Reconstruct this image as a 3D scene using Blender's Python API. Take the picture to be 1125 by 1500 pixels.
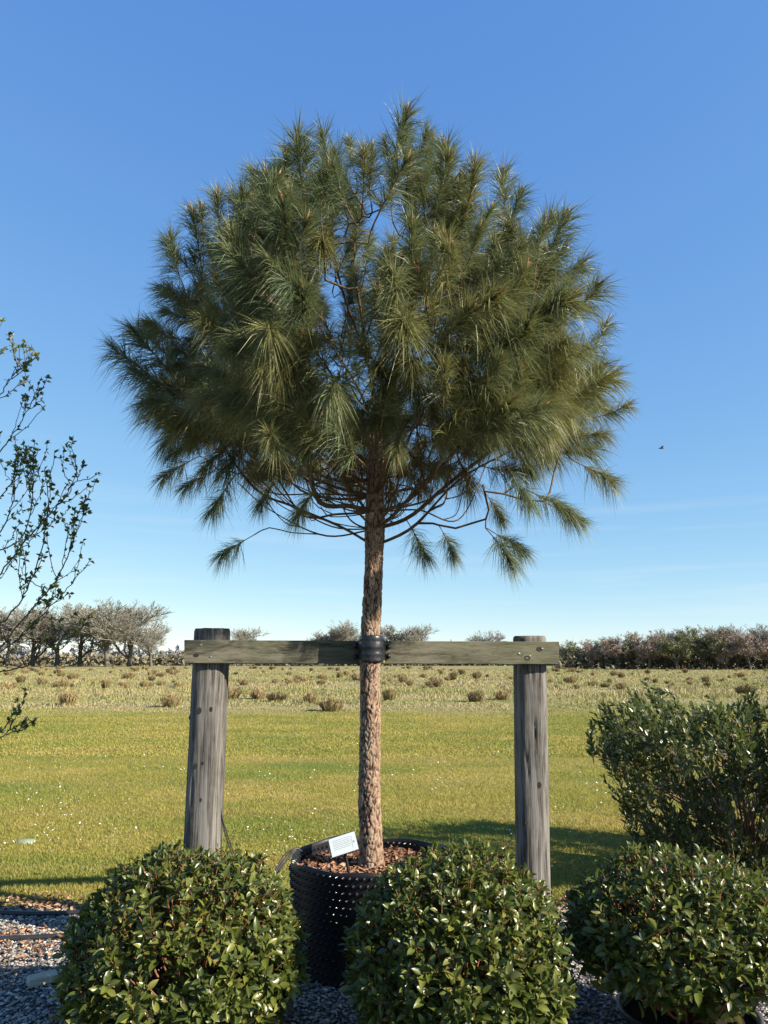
import bpy, math, random
import numpy as np
from mathutils import Vector, Matrix, noise

for o in list(bpy.data.objects):
    bpy.data.objects.remove(o)
random.seed(7)
RNG = np.random.default_rng(11)
S = bpy.context.scene
COL = S.collection
R = math.radians
TAU = 2 * math.pi

# ------------------------------------------------------------------ camera
CAM_H = 1.6
PITCH = R(11.1)
F = 1100.0                      # focal length in photograph pixels (1125 x 1500)
cd = bpy.data.cameras.new('camera')
cam = bpy.data.objects.new('camera', cd)
COL.objects.link(cam)
cam.location = (0, 0, CAM_H)
cam.rotation_euler = (math.pi / 2 + PITCH, 0, 0)
cd.sensor_fit = 'VERTICAL'
cd.sensor_height = 36
cd.sensor_width = 27
cd.lens = 36 * F / 1500
cd.clip_end = 6000
S.camera = cam
S.render.resolution_x, S.render.resolution_y = 768, 1024

# ------------------------------------------------------------------ sky and sun
SUN_EL, SUN_A = R(28), R(24)    # elevation; angle from the right (+X) towards the camera
w = bpy.data.worlds.new('World')
S.world = w
w.use_nodes = True
nt = w.node_tree
bg = nt.nodes['Background']
sky = nt.nodes.new('ShaderNodeTexSky')
sky.sky_type = 'NISHITA'
sky.sun_disc = False
sky.sun_elevation = SUN_EL
sky.sun_rotation = R(90) + SUN_A
sky.altitude = 0
sky.air_density = 0.7
sky.dust_density = 0.0
sky.ozone_density = 3.0
bg.inputs['Strength'].default_value = 0.13
# faint thin cirrus low over the horizon
tc = nt.nodes.new('ShaderNodeTexCoord')
mp = nt.nodes.new('ShaderNodeMapping')
mp.inputs['Scale'].default_value = (1.5, 1.5, 26)
mp.inputs['Rotation'].default_value = (R(4), R(5), 0)
nz = nt.nodes.new('ShaderNodeTexNoise')
nz.inputs['Scale'].default_value = 2.2
nz.inputs['Detail'].default_value = 6
rp = nt.nodes.new('ShaderNodeValToRGB')
rp.color_ramp.elements[0].position = 0.52
rp.color_ramp.elements[0].color = (0, 0, 0, 1)
rp.color_ramp.elements[1].position = 0.8
rp.color_ramp.elements[1].color = (0.35, 0.35, 0.35, 1)
sx = nt.nodes.new('ShaderNodeSeparateXYZ')
mr = nt.nodes.new('ShaderNodeMapRange')
mr.inputs['From Min'].default_value = 0.30
mr.inputs['From Max'].default_value = 0.04
mul = nt.nodes.new('ShaderNodeMath')
mul.operation = 'MULTIPLY'
mx = nt.nodes.new('ShaderNodeMix')
mx.data_type = 'RGBA'
mx.inputs[7].default_value = (2.75, 2.95, 3.1, 1)
L = nt.links.new
L(tc.outputs['Generated'], mp.inputs['Vector'])
L(mp.outputs[0], nz.inputs['Vector'])
L(nz.outputs['Fac'], rp.inputs[0])
L(tc.outputs['Generated'], sx.inputs[0])
L(sx.outputs['Z'], mr.inputs['Value'])
L(rp.outputs[0], mul.inputs[0])
L(mr.outputs[0], mul.inputs[1])
L(mul.outputs[0], mx.inputs[0])
# photographic response of the sky colour, the same in every direction
EXPOSURE = 1.3
sp_ = nt.nodes.new('ShaderNodeSeparateColor')
cb_ = nt.nodes.new('ShaderNodeCombineColor')
L(sky.outputs[0], sp_.inputs[0])
for ch, (ga, am) in enumerate(((0.81, 1.14), (0.60, 1.10), (0.26, 1.03))):
    m0 = nt.nodes.new('ShaderNodeMath'); m0.operation = 'MULTIPLY'; m0.inputs[1].default_value = 0.13
    m1 = nt.nodes.new('ShaderNodeMath'); m1.operation = 'POWER'; m1.inputs[1].default_value = ga
    m2 = nt.nodes.new('ShaderNodeMath'); m2.operation = 'MULTIPLY'; m2.inputs[1].default_value = am / 0.13 / 2 ** EXPOSURE
    L(sp_.outputs[ch], m0.inputs[0]); L(m0.outputs[0], m1.inputs[0]); L(m1.outputs[0], m2.inputs[0]); L(m2.outputs[0], cb_.inputs[ch])
L(cb_.outputs[0], mx.inputs[6])
L(mx.outputs[2], bg.inputs['Color'])

TO_SUN = Vector((math.cos(SUN_EL) * math.cos(SUN_A), -math.cos(SUN_EL) * math.sin(SUN_A), math.sin(SUN_EL)))
ld = bpy.data.lights.new('sun', 'SUN')
ld.energy = 5.0
ld.angle = R(0.53)
ld.color = (1.0, 0.91, 0.75)
sun = bpy.data.objects.new('sun', ld)
COL.objects.link(sun)
sun.location = TO_SUN * 30
sun.rotation_euler = TO_SUN.to_track_quat('Z', 'Y').to_euler()

vs = S.view_settings
vs.view_transform = 'Standard'
vs.look = 'None'
vs.gamma = 1
vs.exposure = EXPOSURE
vs.use_curve_mapping = False
S.render.engine = 'CYCLES'
S.cycles.max_bounces = 6
S.cycles.transparent_max_bounces = 8

# ------------------------------------------------------------------ helpers
def ray(px, py):
    a, b = (px - 562.5) / F, (750 - py) / F
    return np.array([a, math.cos(PITCH) - b * math.sin(PITCH), math.sin(PITCH) + b * math.cos(PITCH)])

def at(px, py, Y):
    d = ray(px, py)
    return np.array([0, 0, CAM_H]) + d * (Y / d[1])

def ground(px, py):
    d = ray(px, py)
    return np.array([0, 0, CAM_H]) + d * (-CAM_H / d[2])

class MB:
    """collects vertices and faces into one mesh"""
    def __init__(s):
        s.v, s.q, s.t, s.n, s.at = [], [], [], 0, {}
    def add(s, v, quads=None, tris=None, mi=0, **attrs):
        v = np.asarray(v, dtype=np.float64).reshape(-1, 3)
        if quads is not None and len(quads):
            s.q.append((np.asarray(quads, dtype=np.int64).reshape(-1, 4) + s.n, mi))
        if tris is not None and len(tris):
            s.t.append((np.asarray(tris, dtype=np.int64).reshape(-1, 3) + s.n, mi))
        for k, a in attrs.items():
            s.at.setdefault(k, []).append((s.n, np.broadcast_to(np.asarray(a, dtype=np.float64), (len(v),) + np.shape(a)[1:] if np.ndim(a) else (len(v),))))
        s.v.append(v)
        s.n += len(v)
        return s
    def mesh(s, name, mats, smooth=True):
        me = bpy.data.meshes.new(name)
        v = np.concatenate(s.v)
        me.vertices.add(len(v))
        me.vertices.foreach_set('co', v.ravel())
        loops, tot, mis = [], [], []
        for arr, k in ((s.q, 4), (s.t, 3)):
            for f, mi in arr:
                loops.append(f.ravel())
                tot.append(np.full(len(f), k))
                mis.append(np.full(len(f), mi))
        loops = np.concatenate(loops); tot = np.concatenate(tot); mis = np.concatenate(mis)
        me.loops.add(len(loops))
        me.loops.foreach_set('vertex_index', loops.astype(np.int32))
        me.polygons.add(len(tot))
        me.polygons.foreach_set('loop_start', np.concatenate([[0], np.cumsum(tot)[:-1]]).astype(np.int32))
        me.polygons.foreach_set('material_index', mis.astype(np.int32))
        me.polygons.foreach_set('use_smooth', np.full(len(tot), smooth))
        for m in (mats if isinstance(mats, (list, tuple)) else [mats]):
            me.materials.append(m)
        me.update(calc_edges=True)
        for k, parts in s.at.items():
            vec = parts[0][1].ndim == 2
            a = me.attributes.new(k, 'FLOAT_VECTOR' if vec else 'FLOAT', 'POINT')
            full = np.zeros((len(v), 3) if vec else len(v))
            for st, val in parts:
                full[st:st + len(val)] = val
            a.data.foreach_set('vector' if vec else 'value', full.ravel())
        return me
    def build(s, name, mats, parent=None, smooth=True, kind=None):
        return obj(name, s.mesh(name, mats, smooth), parent, kind)

def obj(name, me, parent=None, kind=None):
    o = bpy.data.objects.new(name, me)
    COL.objects.link(o)
    if parent:
        o.parent = parent
    if kind:
        o['kind'] = kind
    return o

def tag(o, label, cat, group=None):
    o['label'] = label
    o['category'] = cat
    if group:
        o['group'] = group
    return o

def thing(name, label, cat, loc=(0, 0, 0), group=None):
    o = bpy.data.objects.new(name, None)
    COL.objects.link(o)
    o.location = [float(c) for c in loc]
    o.empty_display_size = 0.1
    return tag(o, label, cat, group)

def unit(v):
    v = np.asarray(v, dtype=float)
    return v / (np.linalg.norm(v, axis=-1, keepdims=True) + 1e-12)

def tube(pts, rad, k=6, cap=True):
    """tube along pts; returns vertices, quads, tris"""
    p = np.asarray(pts, dtype=float)
    n = len(p)
    r = np.broadcast_to(np.asarray(rad, dtype=float), (n,))
    t = unit(np.gradient(p, axis=0))
    ref = np.array([0, 0, 1.0]) if abs(t[0][2]) < 0.9 else np.array([1.0, 0, 0])
    u = unit(np.cross(t[0], ref))
    us = []
    for i in range(n):
        u = unit(u - t[i] * np.dot(u, t[i]))
        us.append(u)
    us = np.array(us)
    vs_ = np.cross(t, us)
    a = np.arange(k) / k * TAU
    v = p[:, None, :] + r[:, None, None] * (np.cos(a)[None, :, None] * us[:, None, :] + np.sin(a)[None, :, None] * vs_[:, None, :])
    i, j = np.meshgrid(np.arange(n - 1), np.arange(k), indexing='ij')
    j2 = (j + 1) % k
    q = np.stack([i * k + j, i * k + j2, (i + 1) * k + j2, (i + 1) * k + j], -1).reshape(-1, 4)
    v = v.reshape(-1, 3)
    tr = []
    if cap:
        v = np.concatenate([v, p[:1], p[-1:]])
        for jj in range(k):
            tr.append((n * k, (jj + 1) % k, jj))
            tr.append((n * k + 1, (n - 1) * k + jj, (n - 1) * k + (jj + 1) % k))
    return v, q, tr

def smooth_path(pts, n):
    """Catmull-Rom through pts"""
    p = np.asarray(pts, dtype=float)
    p = np.concatenate([[2 * p[0] - p[1]], p, [2 * p[-1] - p[-2]]])
    out = []
    m = len(p) - 3
    for i in range(n):
        s = i / (n - 1) * m
        k = min(int(s), m - 1)
        t = s - k
        a, b, c, d = p[k:k + 4]
        out.append(0.5 * (2 * b + (c - a) * t + (2 * a - 5 * b + 4 * c - d) * t * t + (3 * b - a - 3 * c + d) * t ** 3))
    return np.array(out)

def lathe(prof, k=48, closed=False):
    pr = np.asarray(prof, dtype=float)
    n = len(pr)
    a = np.arange(k) / k * TAU
    v = np.stack([pr[:, 0, None] * np.cos(a), pr[:, 0, None] * np.sin(a), np.broadcast_to(pr[:, 1, None], (n, k))], -1).reshape(-1, 3)
    i, j = np.meshgrid(np.arange(n - 1), np.arange(k), indexing='ij')
    j2 = (j + 1) % k
    return v, np.stack([i * k + j, i * k + j2, (i + 1) * k + j2, (i + 1) * k + j], -1).reshape(-1, 4)

def bevel_box(sx_, sy_, sz_, b=0.004):
    """bevelled box centred at the origin: vertices, quads, tris"""
    import bmesh
    bm = bmesh.new()
    bmesh.ops.create_cube(bm, size=1)
    bmesh.ops.scale(bm, vec=(sx_, sy_, sz_), verts=bm.verts)
    bmesh.ops.bevel(bm, geom=list(bm.edges), offset=b, segments=1, affect='EDGES')
    bm.verts.index_update()
    v = [tuple(x.co) for x in bm.verts]
    q = [[x.index for x in f.verts] for f in bm.faces if len(f.verts) == 4]
    t = [[x.index for x in f.verts] for f in bm.faces if len(f.verts) == 3]
    bm.free()
    return np.array(v), q, t

# ------------------------------------------------------------------ materials
class Nodes:
    def __init__(s, name):
        s.m = bpy.data.materials.new(name)
        s.m.use_nodes = True
        s.t = s.m.node_tree
        s.b = s.t.nodes['Principled BSDF']
        s.out = s.t.nodes['Material Output']
    def n(s, kind, **kw):
        nd = s.t.nodes.new('ShaderNode' + kind)
        for k, v in kw.items():
            setattr(nd, k, v)
        return nd
    def l(s, a, b):
        s.t.links.new(a, b)
    def val(s, sock, v):
        if hasattr(v, 'is_output'):
            s.l(v, sock)
        else:
            sock.default_value = v
    def math(s, op, a, b=0.0, clamp=False):
        nd = s.n('Math', operation=op, use_clamp=clamp)
        s.val(nd.inputs[0], a); s.val(nd.inputs[1], b)
        return nd.outputs[0]
    def mix(s, f, a, b):
        nd = s.n('Mix', data_type='RGBA')
        s.val(nd.inputs[0], f)
        s.val(nd.inputs[6], a if hasattr(a, 'is_output') else (*a, 1))
        s.val(nd.inputs[7], b if hasattr(b, 'is_output') else (*b, 1))
        return nd.outputs[2]
    def noise(s, scale, detail=4, rough=0.55, vec=None, scl=None, dist=0.0):
        nd = s.n('TexNoise')
        nd.inputs['Scale'].default_value = scale
        nd.inputs['Detail'].default_value = detail
        nd.inputs['Roughness'].default_value = rough
        nd.inputs['Distortion'].default_value = dist
        if vec is not None:
            if scl:
                mp_ = s.n('Mapping')
                mp_.inputs['Scale'].default_value = scl
                s.l(vec, mp_.inputs[0])
                vec = mp_.outputs[0]
            s.l(vec, nd.inputs['Vector'])
        return nd.outputs['Fac']
    def ramp(s, f, stops):
        nd = s.n('ValToRGB')
        e = nd.color_ramp.elements
        while len(e) > 1:
            e.remove(e[-1])
        e[0].position = stops[0][0]; e[0].color = (*stops[0][1], 1)
        for p, c in stops[1:]:
            x = e.new(p); x.color = (*c, 1)
        s.val(nd.inputs[0], f)
        return nd.outputs[0]
    def step(s, f, a, b):
        nd = s.n('MapRange', interpolation_type='SMOOTHSTEP')
        s.val(nd.inputs[0], f)
        nd.inputs[1].default_value = a; nd.inputs[2].default_value = b
        return nd.outputs[0]
    def pos(s):
        return s.n('NewGeometry').outputs['Position']
    def objco(s):
        return s.n('TexCoord').outputs['Object']
    def attr(s, name, out='Fac'):
        return s.n('Attribute', attribute_name=name).outputs[out]
    def orand(s):
        return s.n('ObjectInfo').outputs['Random']
    def bump(s, h, strength=0.4, dist=0.01):
        nd = s.n('Bump')
        nd.inputs['Strength'].default_value = strength
        nd.inputs['Distance'].default_value = dist
        s.l(h, nd.inputs['Height'])
        s.l(nd.outputs[0], s.b.inputs['Normal'])
    def done(s, col, rough=0.6, spec=0.5):
        s.val(s.b.inputs['Base Color'], col if hasattr(col, 'is_output') else (*col, 1))
        s.val(s.b.inputs['Roughness'], rough)
        s.b.inputs['Specular IOR Level'].default_value = spec
        return s.m
    def translucent(s, col, f):
        tr = s.n('BsdfTranslucent')
        s.val(tr.inputs[0], col if hasattr(col, 'is_output') else (*col, 1))
        ms = s.n('MixShader')
        ms.inputs[0].default_value = f
        s.l(s.b.outputs[0], ms.inputs[1])
        s.l(tr.outputs[0], ms.inputs[2])
        s.l(ms.outputs[0], s.out.inputs['Surface'])

M = {}
def rnd01(n):
    """random number per piece: attribute on joined pieces, object random on single ones"""
    return n.math('FRACT', n.math('ADD', n.attr('rnd'), n.orand()))

def leaf_mat(name, stops, rough=0.3, spec=0.6, trans=0.22, trans_col=(0.16, 0.24, 0.03), rib=(0.16, 0.2, 0.06)):
    n = Nodes(name)
    c = n.ramp(rnd01(n), stops)
    luv = n.n('SeparateXYZ')
    n.l(n.attr('luv', 'Vector'), luv.inputs[0])
    a = n.math('ABSOLUTE', luv.outputs[0])
    f = n.math('MULTIPLY', n.math('SUBTRACT', 1.0, n.step(a, 0.02, 0.12)), 0.55)
    c = n.mix(f, c, rib)
    n.done(c, rough, spec)
    n.translucent(n.mix(0.5, c, trans_col), trans)
    return n.m

M['shrub_leaf'] = leaf_mat('shrub_leaf', [(0, (0.034, 0.048, 0.011)), (0.45, (0.066, 0.085, 0.016)), (0.75, (0.105, 0.122, 0.022)), (0.95, (0.18, 0.18, 0.036)), (0.985, (0.17, 0.13, 0.04)), (1, (0.14, 0.06, 0.035))], 0.34, 0.5, 0.26)
M['dark_leaf'] = leaf_mat('dark_leaf', [(0, (0.03, 0.042, 0.014)), (0.6, (0.06, 0.077, 0.025)), (0.92, (0.095, 0.11, 0.035)), (1, (0.18, 0.18, 0.06))], 0.34, 0.5, 0.2)
M['sapling_leaf'] = leaf_mat('sapling_leaf', [(0, (0.04, 0.055, 0.016)), (0.55, (0.085, 0.105, 0.025)), (0.82, (0.24, 0.27, 0.05)), (0.93, (0.55, 0.45, 0.36)), (1, (0.6, 0.5, 0.4))], 0.5, 0.3, 0.3)

n = Nodes('needle')
h = n.attr('along')
r_ = n.math('FRACT', n.math('ADD', n.attr('rnd'), n.math('MULTIPLY', n.orand(), 0.35)))
c = n.ramp(r_, [(0, (0.055, 0.088, 0.05)), (0.35, (0.10, 0.135, 0.067)), (0.7, (0.165, 0.19, 0.09)), (0.93, (0.25, 0.25, 0.12)), (1, (0.29, 0.20, 0.09))])
c = n.mix(n.math('MULTIPLY', n.attr('old'), 0.55), c, (0.28, 0.24, 0.075))
n.done(c, 0.47, 0.45)
n.translucent(n.mix(0.5, c, (0.32, 0.32, 0.09)), 0.2)
M['needle'] = n.m
M['twig'] = (lambda n: n.done(n.mix(n.noise(40, vec=n.objco()), (0.09, 0.055, 0.032), (0.2, 0.13, 0.075)), 0.8, 0.2))(Nodes('twig'))
M['bud'] = (lambda n: n.done(n.mix(n.noise(60, vec=n.objco()), (0.20, 0.085, 0.045), (0.32, 0.19, 0.11)), 0.6, 0.3))(Nodes('bud'))
n = Nodes('limb_bark')
c = n.ramp(n.noise(28, 6, 0.7, n.objco(), (1, 1, 0.5)), [(0.3, (0.045, 0.03, 0.022)), (0.5, (0.11, 0.07, 0.045)), (0.7, (0.2, 0.135, 0.085))])
n.done(c, 0.85, 0.2)
n.bump(n.noise(60, 5, 0.7, n.objco()), 0.6, 0.006)
M['limb_bark'] = n.m
n = Nodes('pine_bark')
pl = n.attr('plate')
c1 = n.ramp(n.noise(22, 6, 0.7, n.objco(), (1, 1, 0.6)), [(0.30, (0.11, 0.07, 0.05)), (0.48, (0.25, 0.175, 0.125)), (0.70, (0.42, 0.33, 0.25))])
c1 = n.mix(n.math('MULTIPLY', n.attr('rnd'), 0.5), c1, (0.23, 0.13, 0.085))
c = n.mix(n.step(pl, 0.10, 0.55), (0.05, 0.03, 0.023), c1)
n.done(c, 0.9, 0.15)
n.bump(n.noise(120, 6, 0.75, n.objco(), (1, 1, 0.5)), 0.7, 0.006)
M['pine_bark'] = n.m

def wood(name, dark, mid, pale, streak=(26, 26, 1.1), green=None, gf=0.0):
    n = Nodes(name)
    oc = n.objco()
    g = n.noise(1.0, 8, 0.68, oc, streak, 0.6)
    fine = n.noise(1.0, 6, 0.7, oc, tuple(4.5 * x for x in streak), 0.3)
    blotch = n.noise(2.6, 4, 0.6, oc)
    gg = n.math('ADD', n.math('MULTIPLY', g, 0.62), n.math('MULTIPLY', fine, 0.38))
    c = n.ramp(gg, [(0.40, dark), (0.47, mid), (0.57, pale)])
    c = n.mix(n.step(blotch, 0.42, 0.7), c, n.mix(0.5, c, pale))
    stain = n.noise(1.0, 5, 0.62, oc, tuple(max(0.9, x * .22) for x in streak), 0.4)
    c = n.mix(n.math('MULTIPLY', n.step(stain, 0.50, 0.66), 0.62), c, dark)
    if green:
        c = n.mix(n.math('MULTIPLY', n.step(n.noise(1.7, 4, 0.6, oc), 0.38, 0.6), gf), c, green)
    n.done(c, 0.85, 0.2)
    n.bump(gg, 0.85, 0.006)
    return n.m
M['post_wood'] = wood('post_wood', (0.011, 0.010, 0.009), (0.060, 0.053, 0.047), (0.18, 0.168, 0.156))
M['beam_wood'] = wood('beam_wood', (0.022, 0.020, 0.015), (0.075, 0.069, 0.05), (0.145, 0.132, 0.10), (1.3, 26, 26), (0.10, 0.105, 0.06), 0.5)
M['knot'] = (lambda n: n.done(n.mix(n.noise(70, vec=n.objco()), (0.014, 0.012, 0.010), (0.045, 0.034, 0.027)), 0.8, 0.2))(Nodes('knot'))
M['nail'] = (lambda n: (setattr(n.b.inputs['Metallic'], 'default_value', 0.8), n.done(n.mix(n.noise(200, vec=n.objco()), (0.16, 0.15, 0.14), (0.34, 0.32, 0.30)), 0.45))[1])(Nodes('nail'))
def plastic(name, a, b, rough, spec=0.5):
    n = Nodes(name)
    f = n.noise(9, 5, 0.6, n.objco())
    n.done(n.mix(f, a, b), n.math('ADD', rough, n.math('MULTIPLY', f, 0.2)), spec)
    return n.m
M['pot_plastic'] = plastic('pot_plastic', (0.006, 0.006, 0.008), (0.012, 0.012, 0.015), 0.34, 0.35)
M['dimple_plastic'] = plastic('dimple_plastic', (0.008, 0.008, 0.010), (0.016, 0.016, 0.019), 0.12)
M['rubber'] = plastic('rubber', (0.008, 0.008, 0.011), (0.02, 0.02, 0.026), 0.26)
M['pipe'] = plastic('pipe', (0.010, 0.010, 0.012), (0.03, 0.028, 0.027), 0.35)
M['yellow'] = plastic('yellow', (0.6, 0.5, 0.15), (0.7, 0.6, 0.25), 0.5)
M['dark_pot'] = plastic('dark_pot', (0.02, 0.02, 0.021), (0.05, 0.05, 0.052), 0.4)
M['soil'] = (lambda n: n.done(n.ramp(n.noise(30, 6, 0.7, n.objco()), [(0.3, (0.02, 0.013, 0.009)), (0.7, (0.11, 0.06, 0.035))]), 0.95, 0.1))(Nodes('soil'))
M['dark_soil'] = (lambda n: n.done(n.ramp(n.noise(40, 6, 0.7, n.objco()), [(0.3, (0.010, 0.008, 0.006)), (0.7, (0.05, 0.034, 0.024))]), 0.95, 0.1))(Nodes('dark_soil'))
M['chip'] = (lambda n: n.done(n.ramp(rnd01(n), [(0, (0.05, 0.028, 0.018)), (0.4, (0.17, 0.085, 0.05)), (0.8, (0.33, 0.17, 0.10)), (1, (0.42, 0.30, 0.2))]), 0.85, 0.2))(Nodes('chip'))
M['dead_leaf'] = (lambda n: n.done(n.ramp(rnd01(n), [(0, (0.09, 0.045, 0.03)), (0.4, (0.21, 0.12, 0.075)), (0.75, (0.36, 0.235, 0.14)), (0.93, (0.42, 0.17, 0.075)), (1, (0.5, 0.38, 0.24))]), 0.75, 0.25))(Nodes('dead_leaf'))
M['card'] = (lambda n: n.done(n.mix(n.noise(12, vec=n.objco()), (0.50, 0.54, 0.56), (0.58, 0.61, 0.63)), 0.3, 0.5))(Nodes('card'))
M['print'] = (lambda n: n.done((0.20, 0.23, 0.26), 0.5))(Nodes('print'))
M['stone'] = (lambda n: n.done(n.mix(n.noise(18, 6, 0.65, n.objco()), (0.27, 0.24, 0.18), (0.46, 0.42, 0.33)), 0.9, 0.2))(Nodes('stone'))
M['pale_cover'] = (lambda n: n.done(n.mix(n.noise(20, vec=n.objco()), (0.17, 0.22, 0.15), (0.27, 0.33, 0.23)), 0.7, 0.3))(Nodes('pale_cover'))
M['bird'] = (lambda n: n.done(n.mix(n.noise(30, vec=n.objco()), (0.02, 0.02, 0.022), (0.05, 0.045, 0.04)), 0.7))(Nodes('bird'))
n = Nodes('gravel')
n.done(n.ramp(rnd01(n), [(0, (0.055, 0.052, 0.048)), (0.3, (0.16, 0.15, 0.14)), (0.6, (0.29, 0.27, 0.25)), (0.85, (0.45, 0.42, 0.38)), (0.94, (0.30, 0.21, 0.165)), (1, (0.6, 0.58, 0.55))]), 0.8, 0.3)
M['gravel'] = n.m
n = Nodes('gravel_bed')
n.done(n.ramp(n.noise(70, 5, 0.75, n.pos()), [(0.3, (0.035, 0.034, 0.035)), (0.5, (0.11, 0.107, 0.108)), (0.7, (0.25, 0.24, 0.235))]), 0.9, 0.2)
n.bump(n.noise(90, 4, 0.7, n.pos()), 1.0, 0.02)
M['gravel_bed'] = n.m

# mown lawn near, rough pasture beyond
def grass_colour(n, vec):
    sp = n.n('SeparateXYZ')
    n.l(vec, sp.inputs[0])
    y = n.math('ADD', sp.outputs[1], n.math('MULTIPLY', n.math('SUBTRACT', n.noise(0.25, 4, 0.6, vec), 0.5), 5.0))
    rough_f = n.step(y, 22.0, 25.5)
    p1 = n.noise(0.55, 5, 0.62, vec, (0.55, 1.3, 1))
    p2 = n.noise(2.3, 6, 0.7, vec)
    p3 = n.noise(1.1, 5, 0.68, vec, (1, 1, 1))
    band = n.noise(0.5, 3, 0.5, vec, (0.06, 1.5, 1))
    lawn = n.ramp(p1, [(0.34, (0.155, 0.205, 0.034)), (0.5, (0.27, 0.25, 0.048)), (0.66, (0.38, 0.30, 0.085))])
    lawn = n.mix(n.math('MULTIPLY', n.step(p2, 0.5, 0.72), 0.55), lawn, (0.31, 0.225, 0.07))
    lawn = n.mix(n.math('MULTIPLY', n.step(p3, 0.52, 0.68), 0.6), lawn, (0.125, 0.19, 0.03))
    lawn = n.mix(n.math('MULTIPLY', n.step(band, 0.5, 0.68), 0.55), lawn, (0.33, 0.255, 0.085))
    q1 = n.noise(0.12, 5, 0.62, vec, (0.5, 1.2, 1))
    q2 = n.noise(0.9, 5, 0.65, vec)
    wild = n.ramp(q1, [(0.3, (0.18, 0.195, 0.065)), (0.45, (0.28, 0.26, 0.11)), (0.55, (0.34, 0.285, 0.15)), (0.68, (0.35, 0.265, 0.17))])
    wild = n.mix(n.math('MULTIPLY', n.step(q2, 0.48, 0.7), 0.6), wild, (0.155, 0.175, 0.05))
    return n.mix(rough_f, lawn, wild)
n = Nodes('ground_grass')
c = grass_colour(n, n.pos())
c = n.mix(n.math('MULTIPLY', n.noise(26, 5, 0.7, n.pos()), 0.55), c, (0.05, 0.045, 0.015))
n.done(c, 0.95, 0.1)
n.bump(n.noise(12, 6, 0.7, n.pos()), 0.8, 0.06)
M['ground_grass'] = n.m
n = Nodes('grass_blade')
c = grass_colour(n, n.attr('root', 'Vector'))
c = n.mix(n.math('MULTIPLY', n.attr('rnd'), 0.45), c, (0.33, 0.28, 0.09))
n.done(c, 0.6, 0.2)
n.translucent(c, 0.3)
M['grass_blade'] = n.m
M['daisy'] = (lambda n: n.done(n.ramp(rnd01(n), [(0, (0.62, 0.62, 0.57)), (1, (0.82, 0.82, 0.78))]), 0.6, 0.2))(Nodes('daisy'))
n = Nodes('rush')
c = n.mix(n.attr('along'), n.mix(n.orand(), (0.10, 0.11, 0.04), (0.24, 0.19, 0.085)), n.mix(n.orand(), (0.19, 0.13, 0.07), (0.42, 0.30, 0.16)))
n.done(c, 0.7, 0.2)
M['rush'] = n.m
n = Nodes('far_bark')
n.done(n.mix(n.orand(), (0.075, 0.066, 0.052), (0.15, 0.135, 0.11)), 0.9, 0.1)
M['far_bark'] = n.m
def far_twig(name, a, b):
    n = Nodes(name)
    n.done(n.mix(rnd01(n), a, b), 0.9, 0.1)
    return n.m
M['twig_grey'] = far_twig('twig_grey', (0.14, 0.13, 0.105), (0.24, 0.225, 0.185))
M['twig_brown'] = far_twig('twig_brown', (0.20, 0.155, 0.125), (0.33, 0.255, 0.205))
M['twig_olive'] = far_twig('twig_olive', (0.12, 0.125, 0.065), (0.21, 0.205, 0.11))
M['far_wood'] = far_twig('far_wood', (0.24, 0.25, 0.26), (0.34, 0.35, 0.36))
M['hedge'] = far_twig('hedge', (0.13, 0.12, 0.08), (0.22, 0.19, 0.13))

# ------------------------------------------------------------------ ground
def sheet(name, x0, x1, y0, y1, z, mat, nx=1, ny=1, wob=0.0):
    xs, ys = np.linspace(x0, x1, nx + 1), np.linspace(y0, y1, ny + 1)
    X, Y = np.meshgrid(xs, ys, indexing='ij')
    v = np.stack([X, Y, np.full_like(X, z)], -1).reshape(-1, 3)
    if wob:
        edge = Y.ravel() > y1 - 1e-6
        for k in np.where(edge)[0]:
            v[k][1] += wob * noise.noise((v[k][0] * 1.3, 3.1, 0)) + 0.5 * wob * noise.noise((v[k][0] * 5, 1.1, 0))
    i, j = np.meshgrid(np.arange(nx), np.arange(ny), indexing='ij')
    a = i * (ny + 1) + j
    q = np.stack([a, a + ny + 1, a + ny + 2, a + 1], -1).reshape(-1, 4)
    return MB().add(v, q).build(name, mat, None, False, 'structure')
sheet('ground', -2500, 2500, -300, 3500, 0.0, M['ground_grass'], 4, 4)
sheet('gravel_path', -9, 9, -4, 5.3, 0.004, M['gravel_bed'], 90, 2, 0.10)

# loose gravel stones
def stones(name, P, size, mat, flat=0.6, parent=None):
    n = len(P)
    base = np.array([[1, 0, 0], [0, 1, 0], [-1, 0, 0], [0, -1, 0], [0, 0, 1], [0, 0, -1]], float)
    v = base[None] * (0.7 + 0.6 * RNG.random((n, 6, 1))) + RNG.normal(0, 0.16, (n, 6, 3))
    v[:, :, 2] *= flat
    a = RNG.random(n) * TAU
    c, s = np.cos(a)[:, None], np.sin(a)[:, None]
    x = v[:, :, 0] * c - v[:, :, 1] * s
    y = v[:, :, 0] * s + v[:, :, 1] * c
    v = np.stack([x, y, v[:, :, 2]], -1) * size[:, None, None] + P[:, None, :]
    t = np.array([[0, 1, 4], [1, 2, 4], [2, 3, 4], [3, 0, 4], [1, 0, 5], [2, 1, 5], [3, 2, 5], [0, 3, 5]])
    T = (t[None] + (np.arange(n) * 6)[:, None, None]).reshape(-1, 3)
    return MB().add(v.reshape(-1, 3), None, T, rnd=np.repeat(RNG.random(n), 6)).build(name, mat, parent, False, 'stuff')
N = 52000
P = np.stack([RNG.uniform(-2.9, 2.9, N), RNG.uniform(3.3, 5.36, N), np.zeros(N)], -1)
sz = RNG.uniform(0.005, 0.0125, N)
P[:, 2] = 0.004 + sz * 0.4 + RNG.random(N) * 0.006
tag(stones('gravel_stones', P, sz, M['gravel']), 'loose grey gravel stones spread around the plant pots', 'gravel')

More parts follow.
